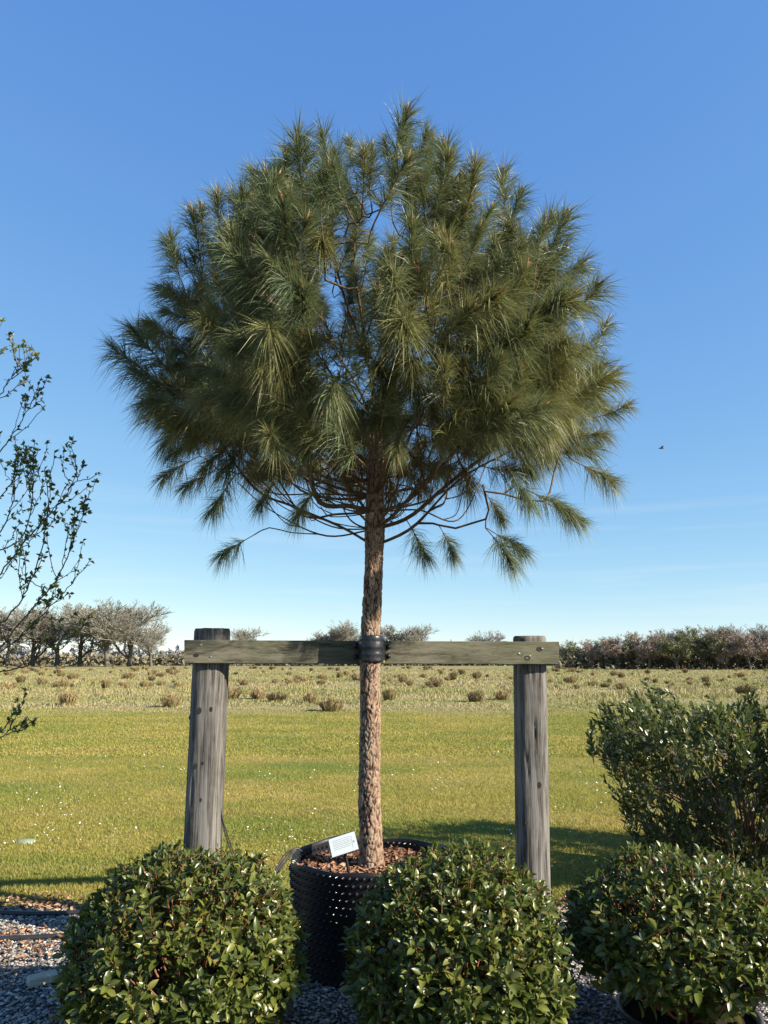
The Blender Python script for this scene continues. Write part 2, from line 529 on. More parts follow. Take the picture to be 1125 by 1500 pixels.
# curled dead leaves
def litter(name, P, size, mat, parent=None, aspect=0.5):
    n = len(P)
    base = np.array([[-1, 0, 0], [-0.2, -1, 0.1], [1, 0, 0.25], [-0.2, 1, 0.1], [0.0, 0, -0.12]], float)
    base[:, 1] *= aspect
    v = base[None] * (0.75 + 0.5 * RNG.random((n, 5, 1)))
    v[:, :, 2] += RNG.normal(0, 0.18, (n, 5))
    a = RNG.random(n) * TAU
    tl = RNG.normal(0, 0.35, n)
    x, y, z = v[:, :, 0], v[:, :, 1], v[:, :, 2]
    x, z = x * np.cos(tl)[:, None] - z * np.sin(tl)[:, None], x * np.sin(tl)[:, None] + z * np.cos(tl)[:, None]
    c, s = np.cos(a)[:, None], np.sin(a)[:, None]
    v = np.stack([x * c - y * s, x * s + y * c, z], -1) * size[:, None, None] + P[:, None, :]
    t = np.array([[0, 1, 4], [1, 2, 4], [2, 3, 4], [3, 0, 4]])
    T = (t[None] + (np.arange(n) * 5)[:, None, None]).reshape(-1, 3)
    return MB().add(v.reshape(-1, 3), None, T, rnd=np.repeat(RNG.random(n), 5)).build(name, mat, parent, False, 'stuff')
A = np.stack([RNG.uniform(-3.2, 3.2, 2600), 5.36 + RNG.normal(0, 0.085, 2600)], -1)
B = []
while len(B) < 2300:
    x, y = random.uniform(-2.7, 2.7), random.uniform(3.4, 4.9)
    if noise.noise((x * 2.2, y * 2.6, 4.4)) + random.uniform(-.35, .35) > 0.12:
        B.append((x, y))
A = np.concatenate([A, B])
P = np.concatenate([A, 0.018 + 0.014 * RNG.random((len(A), 1))], 1)
tag(litter('leaf_litter', P, RNG.uniform(0.010, 0.026, len(P)), M['dead_leaf']), 'brown dead leaves strewn over the gravel and along the lawn edge', 'dead leaves')

# grass blades
def blades(P, hgt, wid, lean, k_rnd=1.0):
    n = len(P)
    a = RNG.random(n) * TAU
    side = np.stack([np.cos(a), np.sin(a), np.zeros(n)], -1)
    b = RNG.random(n) * TAU
    ln = np.stack([np.cos(b), np.sin(b), np.zeros(n)], -1) * (lean * RNG.random(n))[:, None]
    up = np.array([0, 0, 1.0])
    v0 = P - side * wid[:, None] * .5
    v1 = P + side * wid[:, None] * .5
    m = P + (up * 0.6 + ln * 0.35) * hgt[:, None]
    v2 = m + side * wid[:, None] * .38
    v3 = m - side * wid[:, None] * .38
    v4 = P + (up * (1.0) + ln) * hgt[:, None]
    v = np.stack([v0, v1, v2, v3, v4], 1).reshape(-1, 3)
    o = np.arange(n)[:, None] * 5
    return v, o + np.array([[0, 1, 2, 3]]), o + np.array([[3, 2, 4]]), np.repeat(P, 5, 0), np.repeat(RNG.random(n) * k_rnd, 5)
mb = MB()
def scatter(n, y0, y1, power):
    """more blades near the camera, spread across the field of view"""
    u = RNG.random(n)
    y = (y0 ** power + u * (y1 ** power - y0 ** power)) ** (1 / power)
    x = (RNG.random(n) * 2 - 1) * (y * 0.60 + 0.6)
    return np.stack([x, y, np.zeros(n)], -1)
P = scatter(210000, 5.33, 13, -0.1)
P[:, 1] += 0.05 * np.sin(P[:, 0] * 7)
hh = RNG.uniform(0.012, 0.034, len(P)) * np.array([1 + 0.5 * noise.noise((p[0] * 1.5, p[1] * 1.5, 0)) for p in P])
v, q, t, rt, rr = blades(P, hh, RNG.uniform(0.0035, 0.007, len(P)), 1.9)
mb.add(v, q, t, root=rt, rnd=rr)
P = scatter(110000, 13, 26, 0.3)
v, q, t, rt, rr = blades(P, RNG.uniform(0.015, 0.04, len(P)), RNG.uniform(0.010, 0.018, len(P)), 1.9)
mb.add(v, q, t, root=rt, rnd=rr)
tag(mb.build('lawn_grass', M['grass_blade'], None, False, 'stuff'), 'short mown yellowish green grass of the lawn', 'grass')
mb = MB()
P = scatter(110000, 24, 130, 0.2)
hs = RNG.uniform(0.05, 0.16, len(P)) * np.clip((P[:, 1] - 18) / 16, .4, 1) * (0.35 + 1.5 * np.array([max(0, 0.35 + noise.noise((p[0] * .3, p[1] * .22, 9)) + .6 * noise.noise((p[0] * 1.1, p[1] * .9, 2))) for p in P]))
v, q, t, rt, rr = blades(P, hs, RNG.uniform(0.03, 0.07, len(P)) * (P[:, 1] / 40) ** 0.5, 0.8)
mb.add(v, q, t, root=rt, rnd=rr)
tag(mb.build('pasture_grass', M['grass_blade'], None, False, 'stuff'), 'pale rough uncut grass of the pasture beyond the lawn', 'rough grass')

# daisies
P = []
while len(P) < 1200:
    p = scatter(1, 5.5, 18, -0.3)[0]
    if noise.noise((p[0] * 0.8, p[1] * 0.6, 2)) + random.uniform(-.25, .25) > 0.12:
        P.append(p)
P = np.array(P); n_ = len(P)
k = 6
ang = np.arange(k) / k * TAU
rad = RNG.uniform(0.004, 0.0105, n_)
zz = RNG.uniform(0.03, 0.055, n_)
tilt = RNG.normal(0, 0.35, (n_, 2))
ring = np.stack([np.cos(ang), np.sin(ang)], -1)
v = np.zeros((n_, k + 1, 3))
v[:, :k, :2] = ring[None] * rad[:, None, None]
v[:, :k, 2] = (ring[None] * tilt[:, None, :]).sum(-1) * rad[:, None]
v[:, k, 2] = 0.003
v += P[:, None, :]
v[:, :, 2] += zz[:, None]
T = np.array([[i, (i + 1) % k, k] for i in range(k)])
T = (T[None] + (np.arange(n_) * (k + 1))[:, None, None]).reshape(-1, 3)
tag(MB().add(v.reshape(-1, 3), None, T, rnd=np.repeat(RNG.random(n_), k + 1)).build('daisies', M['daisy'], None, False, 'stuff'), 'tiny white daisies scattered over the mown lawn', 'daisies')

# rush tussocks of the pasture
def tussock_mesh(seed):
    g = np.random.default_rng(seed)
    mb = MB()
    n = 330
    a = g.random(n) * TAU
    r0 = np.sqrt(g.random(n)) * 0.22
    out = np.clip(r0 / 0.22 * .85 + g.normal(0, .16, n), .02, 1.05)
    ln = g.uniform(0.42, 0.60, n) * (1 - .34 * out ** 2)
    d = np.stack([np.cos(a), np.sin(a), np.zeros(n)], -1)
    p0 = d * r0[:, None]
    side = np.stack([-np.sin(a + g.normal(0, 1, n)), np.cos(a), np.zeros(n)], -1) * 0.008
    p1 = p0 + (d * (out * .4)[:, None] + [0, 0, .62]) * ln[:, None]
    p2 = p0 + (d * out[:, None] + np.stack([np.zeros(n), np.zeros(n), 1 - out * .62], -1)) * ln[:, None]
    v = np.stack([p0 - side, p0 + side, p1 + side, p1 - side, p2], 1).reshape(-1, 3)
    o = np.arange(n)[:, None] * 5
    mb.add(v, o + np.array([[0, 1, 2, 3]]), o + np.array([[3, 2, 4]]), along=np.tile([0, 0, .6, .6, 1.0], n))
    return mb.mesh('rush_tussock', M['rush'], False)
TM = [tussock_mesh(i) for i in range(6)]
spots = [(697, 1028, 1.0), (736, 1025, .95), (868, 1005, .9), (910, 1010, 1.0), (1092, 1018, 1.15), (485, 1042, 1.1), (250, 1036, 1.1), (100, 1033, 1.1), (85, 1007, .95), (62, 1004, .8), (212, 1007, .9), (262, 1007, 1.0), (357, 1004, 1.1), (335, 1024, 1.2), (378, 1024, 1.2), (570, 1026, .95), (236, 1005, .8), (180, 1005, .8), (30, 1000, 1), (12, 1012, .9), (405, 1028, 1.0), (455, 1030, .8), (830, 1000, .8), (1010, 998, .8), (960, 1000, .7), (640, 1003, .9), (600, 1005, .8), (590, 1000, .8), (425, 1004, 1.0), (470, 1003, .9)]
NAMED = {0: ('rounded tussock in the pair standing between pine trunk and plainer post', 'tussock pair behind the crossbeam'), 1: ('rounded tussock in the pair standing between pine trunk and plainer post', 'tussock pair behind the crossbeam'),
         2: ('rounded tussock standing alone between plainer post and loose evergreen shrub', 'tussocks beside the plainer post'), 3: ('rounded tussock standing alone between plainer post and loose evergreen shrub', 'tussocks beside the plainer post'),
         4: ('rounded brown tussock showing just over the top of loose evergreen shrub', None), 5: ('wide tussock at the lawn edge between knotty post and pine trunk', None),
         6: ('broad tussock at the lawn edge just outside the knotty post', None), 7: ('low wide tussock at the lawn edge below the bare oak clump', None)}
g = np.random.default_rng(5)
while len(spots) < 295:
    py = 979.5 + 30 * g.random() ** 2.1
    px = g.uniform(-40, 1165)
    if noise.noise((px * .012, py * .09, 1)) + g.uniform(-.4, .4) > -0.05:
        spots.append((px, py, g.uniform(0.35, 1.05)))
for i, (px, py, s) in enumerate(spots):
    p = ground(px, py)
    o = obj('rush_tussock', TM[i % 6])
    o.location = (p[0], p[1], 0)
    o.rotation_euler = (0, 0, g.random() * TAU)
    s *= .92 + 0.2 * (p[1] > 60)
    o.scale = (s * g.uniform(.9, 1.5), s * g.uniform(.9, 1.3), s * g.uniform(.95, 1.4))
    lab_, grp_ = NAMED.get(i, ('small distant rush tussock among many scattered over the rough pasture', 'rush tussocks in the pasture'))
    tag(o, lab_, 'tussock', grp_)

# ------------------------------------------------------------------ far trees
def far_tree_meshes(seed, spread=1.0, dense=1.0, levels=6):
    """unit-height bare tree: trunk-and-limb mesh and twig mesh"""
    g = random.Random(seed)
    big, small = MB(), MB()
    def grow(p, d, ln, r, lev):
        n = 3 if lev < 2 else 2
        pts = [p]
        dd = d
        for i in range(n):
            w_ = .05 if lev == 0 else .17
            dd = (dd + Vector((g.gauss(0, w_), g.gauss(0, w_), g.gauss(0.02, .12)))).normalized()
            pts.append(pts[-1] + dd * ln / n)
        rr = np.linspace(r, r * 0.62, n + 1)
        k = 6 if lev < 2 else 3
        v, q, t = tube([tuple(x) for x in pts], rr, k, False)
        (big if lev < 3 else small).add(v, q, rnd=g.random())
        if lev >= levels:
            return
        nch = (5 if lev == 0 else g.choice((3, 3, 4)) if lev < 4 else g.choice((2, 3, 3)))
        for c in range(nch):
            f = 1.0 if c == 0 else g.uniform(0.3, 1.0)
            idx = min(n, max(1, round(f * n)))
            bp = pts[idx]
            ax = Vector((g.gauss(0, 1), g.gauss(0, 1), g.gauss(0, .35))).normalized()
            m = (0.35 if c == 0 else g.uniform(.55, 1.15)) * spread
            nd = (dd + ax * m + Vector((0, 0, .12))).normalized()
            if nd.z < -0.15:
                nd.z = -0.1
            grow(bp, nd, ln * g.uniform(.60, .86), max(r * (.62 if c == 0 else .48), 0.0014), lev + 1)
    grow(Vector((0, 0, 0)), Vector((0, 0, 1)), 0.16, 0.016, 0)
    top = max(v[:, 2].max() for v in small.v)
    for m_ in (big, small):
        m_.v = [v / top for v in m_.v]
    if dense > 1:          # budding twigs: short thin sprays
        sv = np.concatenate(small.v)
        pick = sv[RNG.integers(0, len(sv), int(2600 * (dense - 1)))]
        pick = pick[pick[:, 2] > .22]
        nn = len(pick)
        d1 = RNG.normal(0, .020, (nn, 3)); d2 = RNG.normal(0, .006, (nn, 3))
        v = np.stack([pick, pick + d1 + d2, pick + d1 - d2], 1).reshape(-1, 3)
        small.add(v, None, np.arange(nn * 3).reshape(-1, 3), rnd=np.repeat(RNG.random(nn), 3))
    return big, small
FT = []
for sd, sp, dn, tw in ((1, 1.0, 1, 'twig_grey'), (2, 1.15, 1, 'twig_grey'), (3, .95, 3.4, 'twig_brown'), (4, 1.0, 4.6, 'twig_olive'), (5, .9, 3.0, 'twig_brown'), (6, 1.1, 2.8, 'twig_grey')):
    b, s_ = far_tree_meshes(sd, sp, dn, 7 if dn == 1 else 6)
    FT.append((b.mesh('trunk', M['far_bark'], True), s_.mesh('crown', M[tw], False)))
def far_tree(px, top, base, Y, kind, label, group, wide=1.0):
    b = at(px, 966, Y)
    hgt = (base - top) / F * Y * 1.08
    t = thing('bare_tree' if kind != 3 else 'ivy_clad_tree', label, 'tree', (b[0], Y, -0.05), group)
    t.rotation_euler = (0, 0, random.random() * TAU)
    t.scale = (hgt * wide, hgt * wide, hgt)
    for nm, me in zip(('trunk', 'crown'), FT[kind]):
        obj(nm, me, t)
G1, G2, G3 = 'bare oaks in the wood behind the sapling', 'trees along the far field edge', 'trees of the far woodland strip'
LA = 'bare grey oak with rounded crown in the clump beyond the pasture'
for a in ((-70, 905, 172, 0), (-25, 895, 178, 1), (12, 902, 170, 5), (48, 893, 174, 0), (84, 890, 176, 1), (118, 893, 172, 5), (158, 884, 168, 1), (190, 886, 172, 0)):
    far_tree(a[0], a[1], 976, a[2], a[3], LA, G1, 1.25)
far_tree(222, 915, 976, 170, 1, 'smaller bare oak at the open end of the oak clump', None, 1.1)
LB = 'bare tree just above the crossbeam'
for a in ((356, 922, 190, 0, 1.3, LB + ' beside the knotty post', None), (505, 914, 180, 1, 1.25, LB + ' on the knotty post side of strap', G2), (478, 925, 182, 5, 1.2, LB + ' on the knotty post side of strap', G2), (582, 921, 185, 5, 1.2, LB + ' between the strap and the plainer post', G2), (612, 917, 180, 0, 1.0, LB + ' between the strap and the plainer post', G2), (716, 928, 190, 1, 1.2, LB + ' close to the post with clips', None)):
    far_tree(a[0], a[1], 976, a[2], a[3], a[5], a[6], a[4])
LC = {0: 'tall bare grey tree in the woodland strip behind the glossy shrub', 1: 'tall bare grey tree in the woodland strip behind the glossy shrub', 2: 'reddish brown leafless tree in the woodland strip behind the glossy shrub', 4: 'reddish brown leafless tree in the woodland strip behind the glossy shrub', 3: 'dark olive green tree in the woodland strip behind the glossy shrub', 5: 'greyish budding tree in the woodland strip behind the glossy shrub'}
for i, a in enumerate(((815, 944, 130, 5), (838, 941, 128, 3), (862, 939, 126, 2), (884, 936, 128, 5), (905, 931, 124, 4), (928, 930, 126, 3), (950, 927, 122, 2), (972, 925, 126, 1), (990, 929, 120, 3), (1008, 925, 124, 5), (1028, 921, 122, 3), (1046, 918, 126, 0), (1062, 925, 120, 2), (1080, 920, 124, 0), (1098, 924, 118, 4), (1118, 918, 124, 1), (1140, 922, 120, 2), (1165, 920, 122, 5), (1190, 924, 120, 3))):
    far_tree(a[0], a[1], 979.5, a[2], a[3], LC[a[3]], G3 + (' (%s)' % ('bare', 'bare', 'brown', 'olive', 'brown', 'budding')[a[3]]), 1.12)

def thicket(name, x0, x1, Y, h0, h1, n, size, mat, label, cat):
    mb = MB()
    x = RNG.uniform(x0, x1, n)
    hm = np.array([h0 + (h1 - h0) * (0.5 + 0.5 * noise.noise((xx * .07, Y, 3)) + .35 * noise.noise((xx * .3, Y, 5))) for xx in x])
    z = RNG.random(n) ** 0.8 * hm
    p = np.stack([x, Y + RNG.normal(0, 1.2, n), z], -1)
    d1 = RNG.normal(0, size, (n, 3)); d2 = RNG.normal(0, size * .5, (n, 3))
    mb.add(np.stack([p, p + d1 + d2, p + d1 - d2], 1).reshape(-1, 3), None, np.arange(n * 3).reshape(-1, 3), rnd=np.repeat(RNG.random(n), 3))
    tag(mb.build(name, M[mat], None, False, 'stuff'), label, cat)
thicket('hedge', -120, 45, 195, 1.0, 3.6, 9000, 0.55, 'hedge', 'low dark hedge along the far edge of the pasture', 'hedge')
thicket('undergrowth', 28, 90, 127, 1.2, 3.6, 11000, 0.32, 'hedge', 'dark scrubby undergrowth at the foot of the woodland strip', 'undergrowth')
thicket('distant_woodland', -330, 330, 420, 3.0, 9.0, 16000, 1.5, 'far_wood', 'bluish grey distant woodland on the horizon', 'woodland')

# ------------------------------------------------------------------ timber support frame
TY = 4.46                                   # depth of the pine's trunk
YL, YR = 4.44, 4.72                         # front face of the crossbeam at its two ends
bl0, bl1 = at(270, 937.5, YL), at(270, 972, YL)
br0, br1 = at(819, 940, YR), at(819, 973.5, YR)
mid = (bl0 + br1) / 2
frame = thing('timber_support_frame', 'weathered timber frame of two posts and a crossbeam behind the potted pine', 'support frame', (mid[0], mid[1], 0))
fo = np.array([mid[0], mid[1], 0])
def post(px_top, py_top, px_bot, py_bot, Y, dia, seed):
    top = at(px_top, py_top, Y); b = at(px_bot, py_bot, Y)
    d = (top - b) / (top[2] - b[2])
    base = b + d * (-0.05 - b[2])
    nz_, k = 110, 72
    mb = MB()
    zs = np.linspace(-0.05, top[2], nz_)
    a = np.arange(k) / k * TAU
    V = np.zeros((nz_, k, 3))
    r = dia / 2
    for i, z in enumerate(zs):
        c = base + d * (z + 0.05)
        for j in range(k):
            ca, sa = math.cos(a[j]), math.sin(a[j])
            rr = r / ((abs(ca) ** 2.9 + abs(sa) ** 2.9) ** (1 / 2.9))
            # vertical checks and soft grain relief
            g1 = noise.noise((ca * 5 + seed, sa * 5, z * 0.55))
            crack = max(0, 1 - abs(g1 + 0.06) * 16) * (0.5 + noise.noise((ca * 3, sa * 3, z * 1.7 + seed)))
            rr += 0.0022 * noise.noise((ca * 11, sa * 11 + seed, z * 1.5)) + 0.004 * noise.noise((ca, sa, z * 1.3 + seed)) - 0.016 * max(0, crack)
            if i == nz_ - 1:
                rr -= 0.005
            V[i, j] = c + np.array([ca * rr, sa * rr, 0.004 * noise.noise((ca * 4, sa * 4, seed)) if i == nz_ - 1 else 0])
    i, j = np.meshgrid(np.arange(nz_ - 1), np.arange(k), indexing='ij')
    j2 = (j + 1) % k
    q = np.stack([i * k + j, i * k + j2, (i + 1) * k + j2, (i + 1) * k + j], -1).reshape(-1, 4)
    v = np.concatenate([V.reshape(-1, 3), [top + [0, 0, .004]]])
    tr = [((nz_ - 1) * k + jj, (nz_ - 1) * k + (jj + 1) % k, nz_ * k) for jj in range(k)]
    o = mb.add(v - base, q, tr).build('post', M['post_wood'], frame)
    o.location = base - fo
    return o, base, d
p1, b1, d1 = post(311.5, 921, 297.5, 1240, YL + 0.158, 0.206, 1.7)
p2, b2, d2 = post(775.5, 932, 780.5, 1270, YR + 0.135, 0.198, 8.3)
# crossbeam: sawn plank with slightly uneven edges
nb = 90
mb = MB()
sec = []
BT = 0.05
for i in range(nb + 1):
    f = i / nb
    t0, t1 = bl0 * (1 - f) + br0 * f, bl1 * (1 - f) + br1 * f
    e0 = 0.0016 * noise.noise((f * 22, 1, 0)); e1 = 0.0022 * noise.noise((f * 18, 7, 0))
    t0 = t0 + [0, 0, e0]; t1 = t1 + [0, 0, e1]
    bk = np.array([0.1, 1, 0]) * BT
    c_ = 0.004
    sec.append([t0 + [0, c_, 0], t0 - [0, 0, c_], t1 + [0, 0, c_], t1 + [0, c_, 0], t1 + bk - [0, c_, 0], t1 + bk + [0, 0, c_], t0 + bk - [0, 0, c_], t0 + bk - [0, c_, 0]])
sec = np.array(sec) - mid
i, j = np.meshgrid(np.arange(nb), np.arange(8), indexing='ij')
j2 = (j + 1) % 8
q = np.stack([i * 8 + j, (i + 1) * 8 + j, (i + 1) * 8 + j2, i * 8 + j2], -1).reshape(-1, 4)
v = np.concatenate([sec.reshape(-1, 3), [sec[0].mean(0)], [sec[-1].mean(0)]])
m_ = (nb + 1) * 8
tr = [(m_, jj, (jj + 1) % 8) for jj in range(8)] + [(m_ + 1, nb * 8 + (jj + 1) % 8, nb * 8 + jj) for jj in range(8)]
beam = mb.add(v, q, tr).build('crossbeam', M['beam_wood'], frame, False)
beam.location = mid - fo
bx = unit(br0 - bl0)
bn = unit(np.cross(bx, [0, 0, 1]))       # towards the camera
if bn[1] > 0:
    bn = -bn
def on_beam(px, py):
    f = (px - 270) / 549
    return at(px, py, YL + (YR - YL) * f)
disc_v, disc_q = lathe([(1, 0), (1, .35), (.8, .55)], 10)
disc_v = np.concatenate([disc_v, [[0, 0, .62]]])
disc_t = [(20 + jj, 20 + (jj + 1) % 10, 30) for jj in range(10)]
nail_me = MB().add(disc_v * [1, 1, .6], disc_q, disc_t).mesh('nail', M['nail'])
knot_v, knot_q = lathe([(1.0, 0.02), (.8, .10), (.45, .02), (.001, -.02)], 12)
knot_me = MB().add(knot_v * [1, 1, .35], knot_q).mesh('knot', M['knot'])
zq = Vector(bn).to_track_quat('Z', 'Y')
for px, py, nm, s in ((294, 945, 'nail', .006), (308, 962, 'nail', .0055), (287, 960, 'knot', .012), (329, 959.5, 'knot', .008), (427, 951, 'knot', .012), (434, 949, 'nail', .005), (437.5, 964, 'nail', .0055), (390, 963, 'knot', .007), (648, 946, 'nail', .004), (661, 952, 'knot', .007), (598, 964.5, 'knot', .011), (654, 962, 'nail', .004), (760, 957.5, 'nail', .007), (762, 959, 'knot', .013), (790, 951, 'knot', .015), (794, 950, 'nail', .005), (772, 964, 'knot', .015), (776, 961, 'nail', .005), (728, 968, 'knot', .010)):
    o = obj(nm, nail_me if nm == 'nail' else knot_me, beam)
    o.location = on_beam(px, py) - mid + bn * 0.0012
    o.rotation_euler = zq.to_euler()
    o.scale = (s * 1.4, s, s)
def post_knot(po, base, px, py, Y, s, nm='knot'):
    o = obj(nm, knot_me if nm == 'knot' else nail_me, po)
    p = at(px, py, Y)
    o.location = p - base
    o.rotation_euler = (R(90), 0, 0)
    o.scale = (s, s * 1.5, s)
for px, py, s in ((309, 1039, .010), (292, 1041, .013), (287, 1122, .010), (294, 1172, .008), (297, 1118, .007)):
    post_knot(p1, b1, px, py, b1[1] - .103, s)
for px, py, s in ((790, 1150, .013), (771, 1205, .010), (783, 1060, .009)):
    post_knot(p2, b2, px, py, b2[1] - .099, s)
# black pipe clips on the sides of the posts
clip_v, clip_q, clip_t = bevel_box(.022, .03, .026, .006)
clip_me = MB().add(clip_v, clip_q, clip_t).mesh('pipe_clip', M['pipe'])
for po, base, px, py, Y in ((p2, b2, 757, 1105, b2[1]), (p2, b2, 757, 1137, b2[1]), (p2, b2, 758.5, 1196, b2[1]), (p2, b2, 759.5, 1229, b2[1]), (p1, b1, 279.5, 1051, b1[1])):
    o = obj('pipe_clip', clip_me, po)
    o.location = at(px, py, Y) - base

# loose black wires hanging beside the first post
mb = MB()
w0 = at(322, 1182, b1[1] - 0.03)
for e in (0, 1):
    pts = smooth_path([w0 + [0.0, 0, .05], at(325 - e, 1195, b1[1] - .03), at(334 - 3 * e, 1225, b1[1] - .02), at(344 - 3 * e, 1255, b1[1]), at(352, 1290, b1[1]), np.array([-1.0 + .03 * e, b1[1] + .05, 0.006])], 30)
    mb.add(*tube(pts - [w0[0], w0[1], 0], 0.0038, 6))
o = mb.build('wire', M['pipe'])
o.location = (w0[0], w0[1], 0)
tag(o, 'thin black looped wire hanging beside the grey timber post', 'wire')

# ------------------------------------------------------------------ pine tree
trunk_px = [(544, 1300), (543.5, 1250), (541, 1150), (542.5, 1060), (542, 960), (545.5, 880), (548.5, 790), (550, 690), (555, 600), (573, 560)]
tp = [at(x, y, TY) for x, y in trunk_px]
tp[0] = np.array([tp[1][0], TY, 0.38])
PB = np.array([tp[0][0], TY, 0.38])
pine = thing('pine_tree', 'tall clear-stemmed pine with broad dome of long needles growing in black pot', 'pine tree', PB)
path = smooth_path(tp, 640)
lenp = np.concatenate([[0], np.cumsum(np.linalg.norm(np.diff(path, axis=0), axis=1))])
k = 92
V = np.zeros((len(path), k, 3)); PLt = np.zeros((len(path), k)); RN = np.zeros((len(path), k))
aa = np.arange(k) / k * TAU
whorl_z = at(548, 783, TY)[2]
for i, p in enumerate(path):
    z = p[2]
    r0 = np.interp(z, [.4, .6, 1.2, 1.6, 2.2, 2.36, 2.7, 3.4], [.078, .063, .0585, .0575, .055, .062, .051, .036])
    fl = np.interp(z, [.3, 2.3, 3.0], [1, 1, .5])
    for j in range(k):
        ca, sa = math.cos(aa[j]), math.sin(aa[j])
        wv = 0.35 * noise.noise((ca * 1.3, sa * 1.3, z * 6))
        q3 = (ca * 2.5 + .9 * wv + .3 * noise.noise((ca * 4, sa * 4, z * 22)), sa * 2.5 + .6 * wv, z * 24 + 1.1 * noise.noise((ca * 2.5, sa * 2.5, z * 7)) + .5 * noise.noise((ca * 6, sa * 6, z * 20)))
        ds, ps = noise.voronoi(q3)
        e = ds[1] - ds[0]
        plate = min(1, e / 0.22 * (0.6 + 0.9 * abs(noise.noise((ca * 3, sa * 3, z * 9)))) + .12 * noise.noise((ca * 9, sa * 9, z * 50)))
        plate = max(0, plate)
        cr = noise.cell(ps[0] * 7.31)
        cr = cr - math.floor(cr)
        hgt = (plate ** 0.6) * (0.55 + 0.45 * cr) + 0.22 * noise.noise((ca * 9, sa * 9, z * 40))
        rr = r0 - 0.007 * fl + 0.0105 * fl * hgt + 0.003 * noise.noise((ca, sa, z * 3))
        V[i, j] = p + np.array([ca * rr, sa * rr, 0])
        PLt[i, j] = plate * (0.7 + .3 * cr)
        RN[i, j] = cr
i, j = np.meshgrid(np.arange(len(path) - 1), np.arange(k), indexing='ij')
j2 = (j + 1) % k
q = np.stack([i * k + j, i * k + j2, (i + 1) * k + j2, (i + 1) * k + j], -1).reshape(-1, 4)
MB().add(V.reshape(-1, 3) - PB, q, plate=PLt.ravel(), rnd=RN.ravel()).build('trunk', M['pine_bark'], pine)

# ---- skeleton: hand-laid limbs, then every shoot is joined to the nearest wood
nodes, par, limb = [], [], []
def add_node(p, pa, lb):
    nodes.append(np.array(p, float)); par.append(pa); limb.append(lb)
    return len(nodes) - 1
def lay(pts, pa, lb, step=0.07):
    n = max(3, int(sum(np.linalg.norm(np.subtract(b, a)) for a, b in zip(pts[:-1], pts[1:])) / step))
    sp = smooth_path(pts, n)
    ids = []
    for s in sp[1:]:
        pa = add_node(s, pa, lb)
        ids.append(pa)
    return ids
def near(p, lb=None):
    return min((i for i in range(len(nodes)) if lb is None or limb[i] == lb), key=lambda i: np.linalg.norm(nodes[i] - p))
def P3(px, py, dy=0):
    return at(px, py, TY + dy)
root = add_node(P3(548, 800), -1, 0)
lead = lay([P3(548, 800), P3(550, 690), P3(555, 600), P3(573, 560), P3(592, 500, -.05), P3(607, 420, -.1), P3(613, 350, -.12), P3(606, 285, -.1)], root, 0)
LIMBS = [
    [(549, 783, 0), (600, 757, -.05), (660, 706, -.1), (725, 655, -.1), (790, 590, -.05), (845, 520, 0)],
    [(549, 788, 0), (605, 772, -.12), (670, 705, -.45), (745, 662, -.62), (820, 625, -.7)],
    [(549, 788, 0), (500, 772, .05), (430, 742, .15), (370, 712, .2), (300, 610, .15), (245, 510, .1)],
    [(549, 784, 0), (490, 766, -.1), (420, 738, -.3), (345, 660, -.4), (290, 580, -.42)],
    [(549, 780, 0), (515, 735, -.35), (480, 640, -.7), (440, 560, -.95)],
    [(549, 780, 0), (575, 735, -.4), (600, 640, -.8), (640, 560, -1.0)],
    [(549, 780, 0), (540, 755, .4), (500, 690, .8), (450, 600, 1.1)],
    [(549, 780, 0), (580, 750, .4), (640, 680, .8), (690, 590, 1.1)],
    [(550, 690, 0), (515, 660, .1), (440, 580, .2), (360, 480, .2), (310, 390, .15)],
    [(550, 680, 0), (590, 640, 0), (660, 570, -.1), (740, 480, -.15), (770, 390, -.1)],
    [(551, 660, 0), (548, 600, -.25), (535, 500, -.5), (520, 400, -.6)],
    [(552, 650, 0), (585, 590, .3), (640, 480, .6), (680, 400, .7)],
    [(552, 640, 0), (520, 560, .3), (450, 450, .5), (410, 370, .55)],
    [(556, 600, 0), (535, 520, -.05), (500, 420, -.1), (480, 320, -.1)],
    [(575, 555, 0), (625, 480, -.2), (660, 400, -.35), (690, 320, -.35)],
]
for li, lp in enumerate(LIMBS):
    p0 = P3(*lp[0])
    lay([nodes[near(p0, 0)]] + [P3(*x) for x in lp[1:]], near(p0, 0), li + 1)

# thin wiry branches of the lowest whorl
gw = np.random.default_rng(8)
for i in range(22):
    a = gw.random() * TAU
    ln = gw.uniform(.55, 1.05)
    b = near(P3(549, gw.uniform(700, 790)), 0)
    s0 = nodes[b]
    dv = np.array([math.cos(a), math.sin(a), 0])
    lay([s0, s0 + dv * ln * .35 + [0, 0, gw.uniform(-.03, .06)], s0 + dv * ln * .7 + [0, 0, gw.uniform(.05, .2)] + gw.normal(0, .04, 3), s0 + dv * ln + [0, 0, gw.uniform(.25, .5)]], b, 1 + i % len(LIMBS), 0.05)

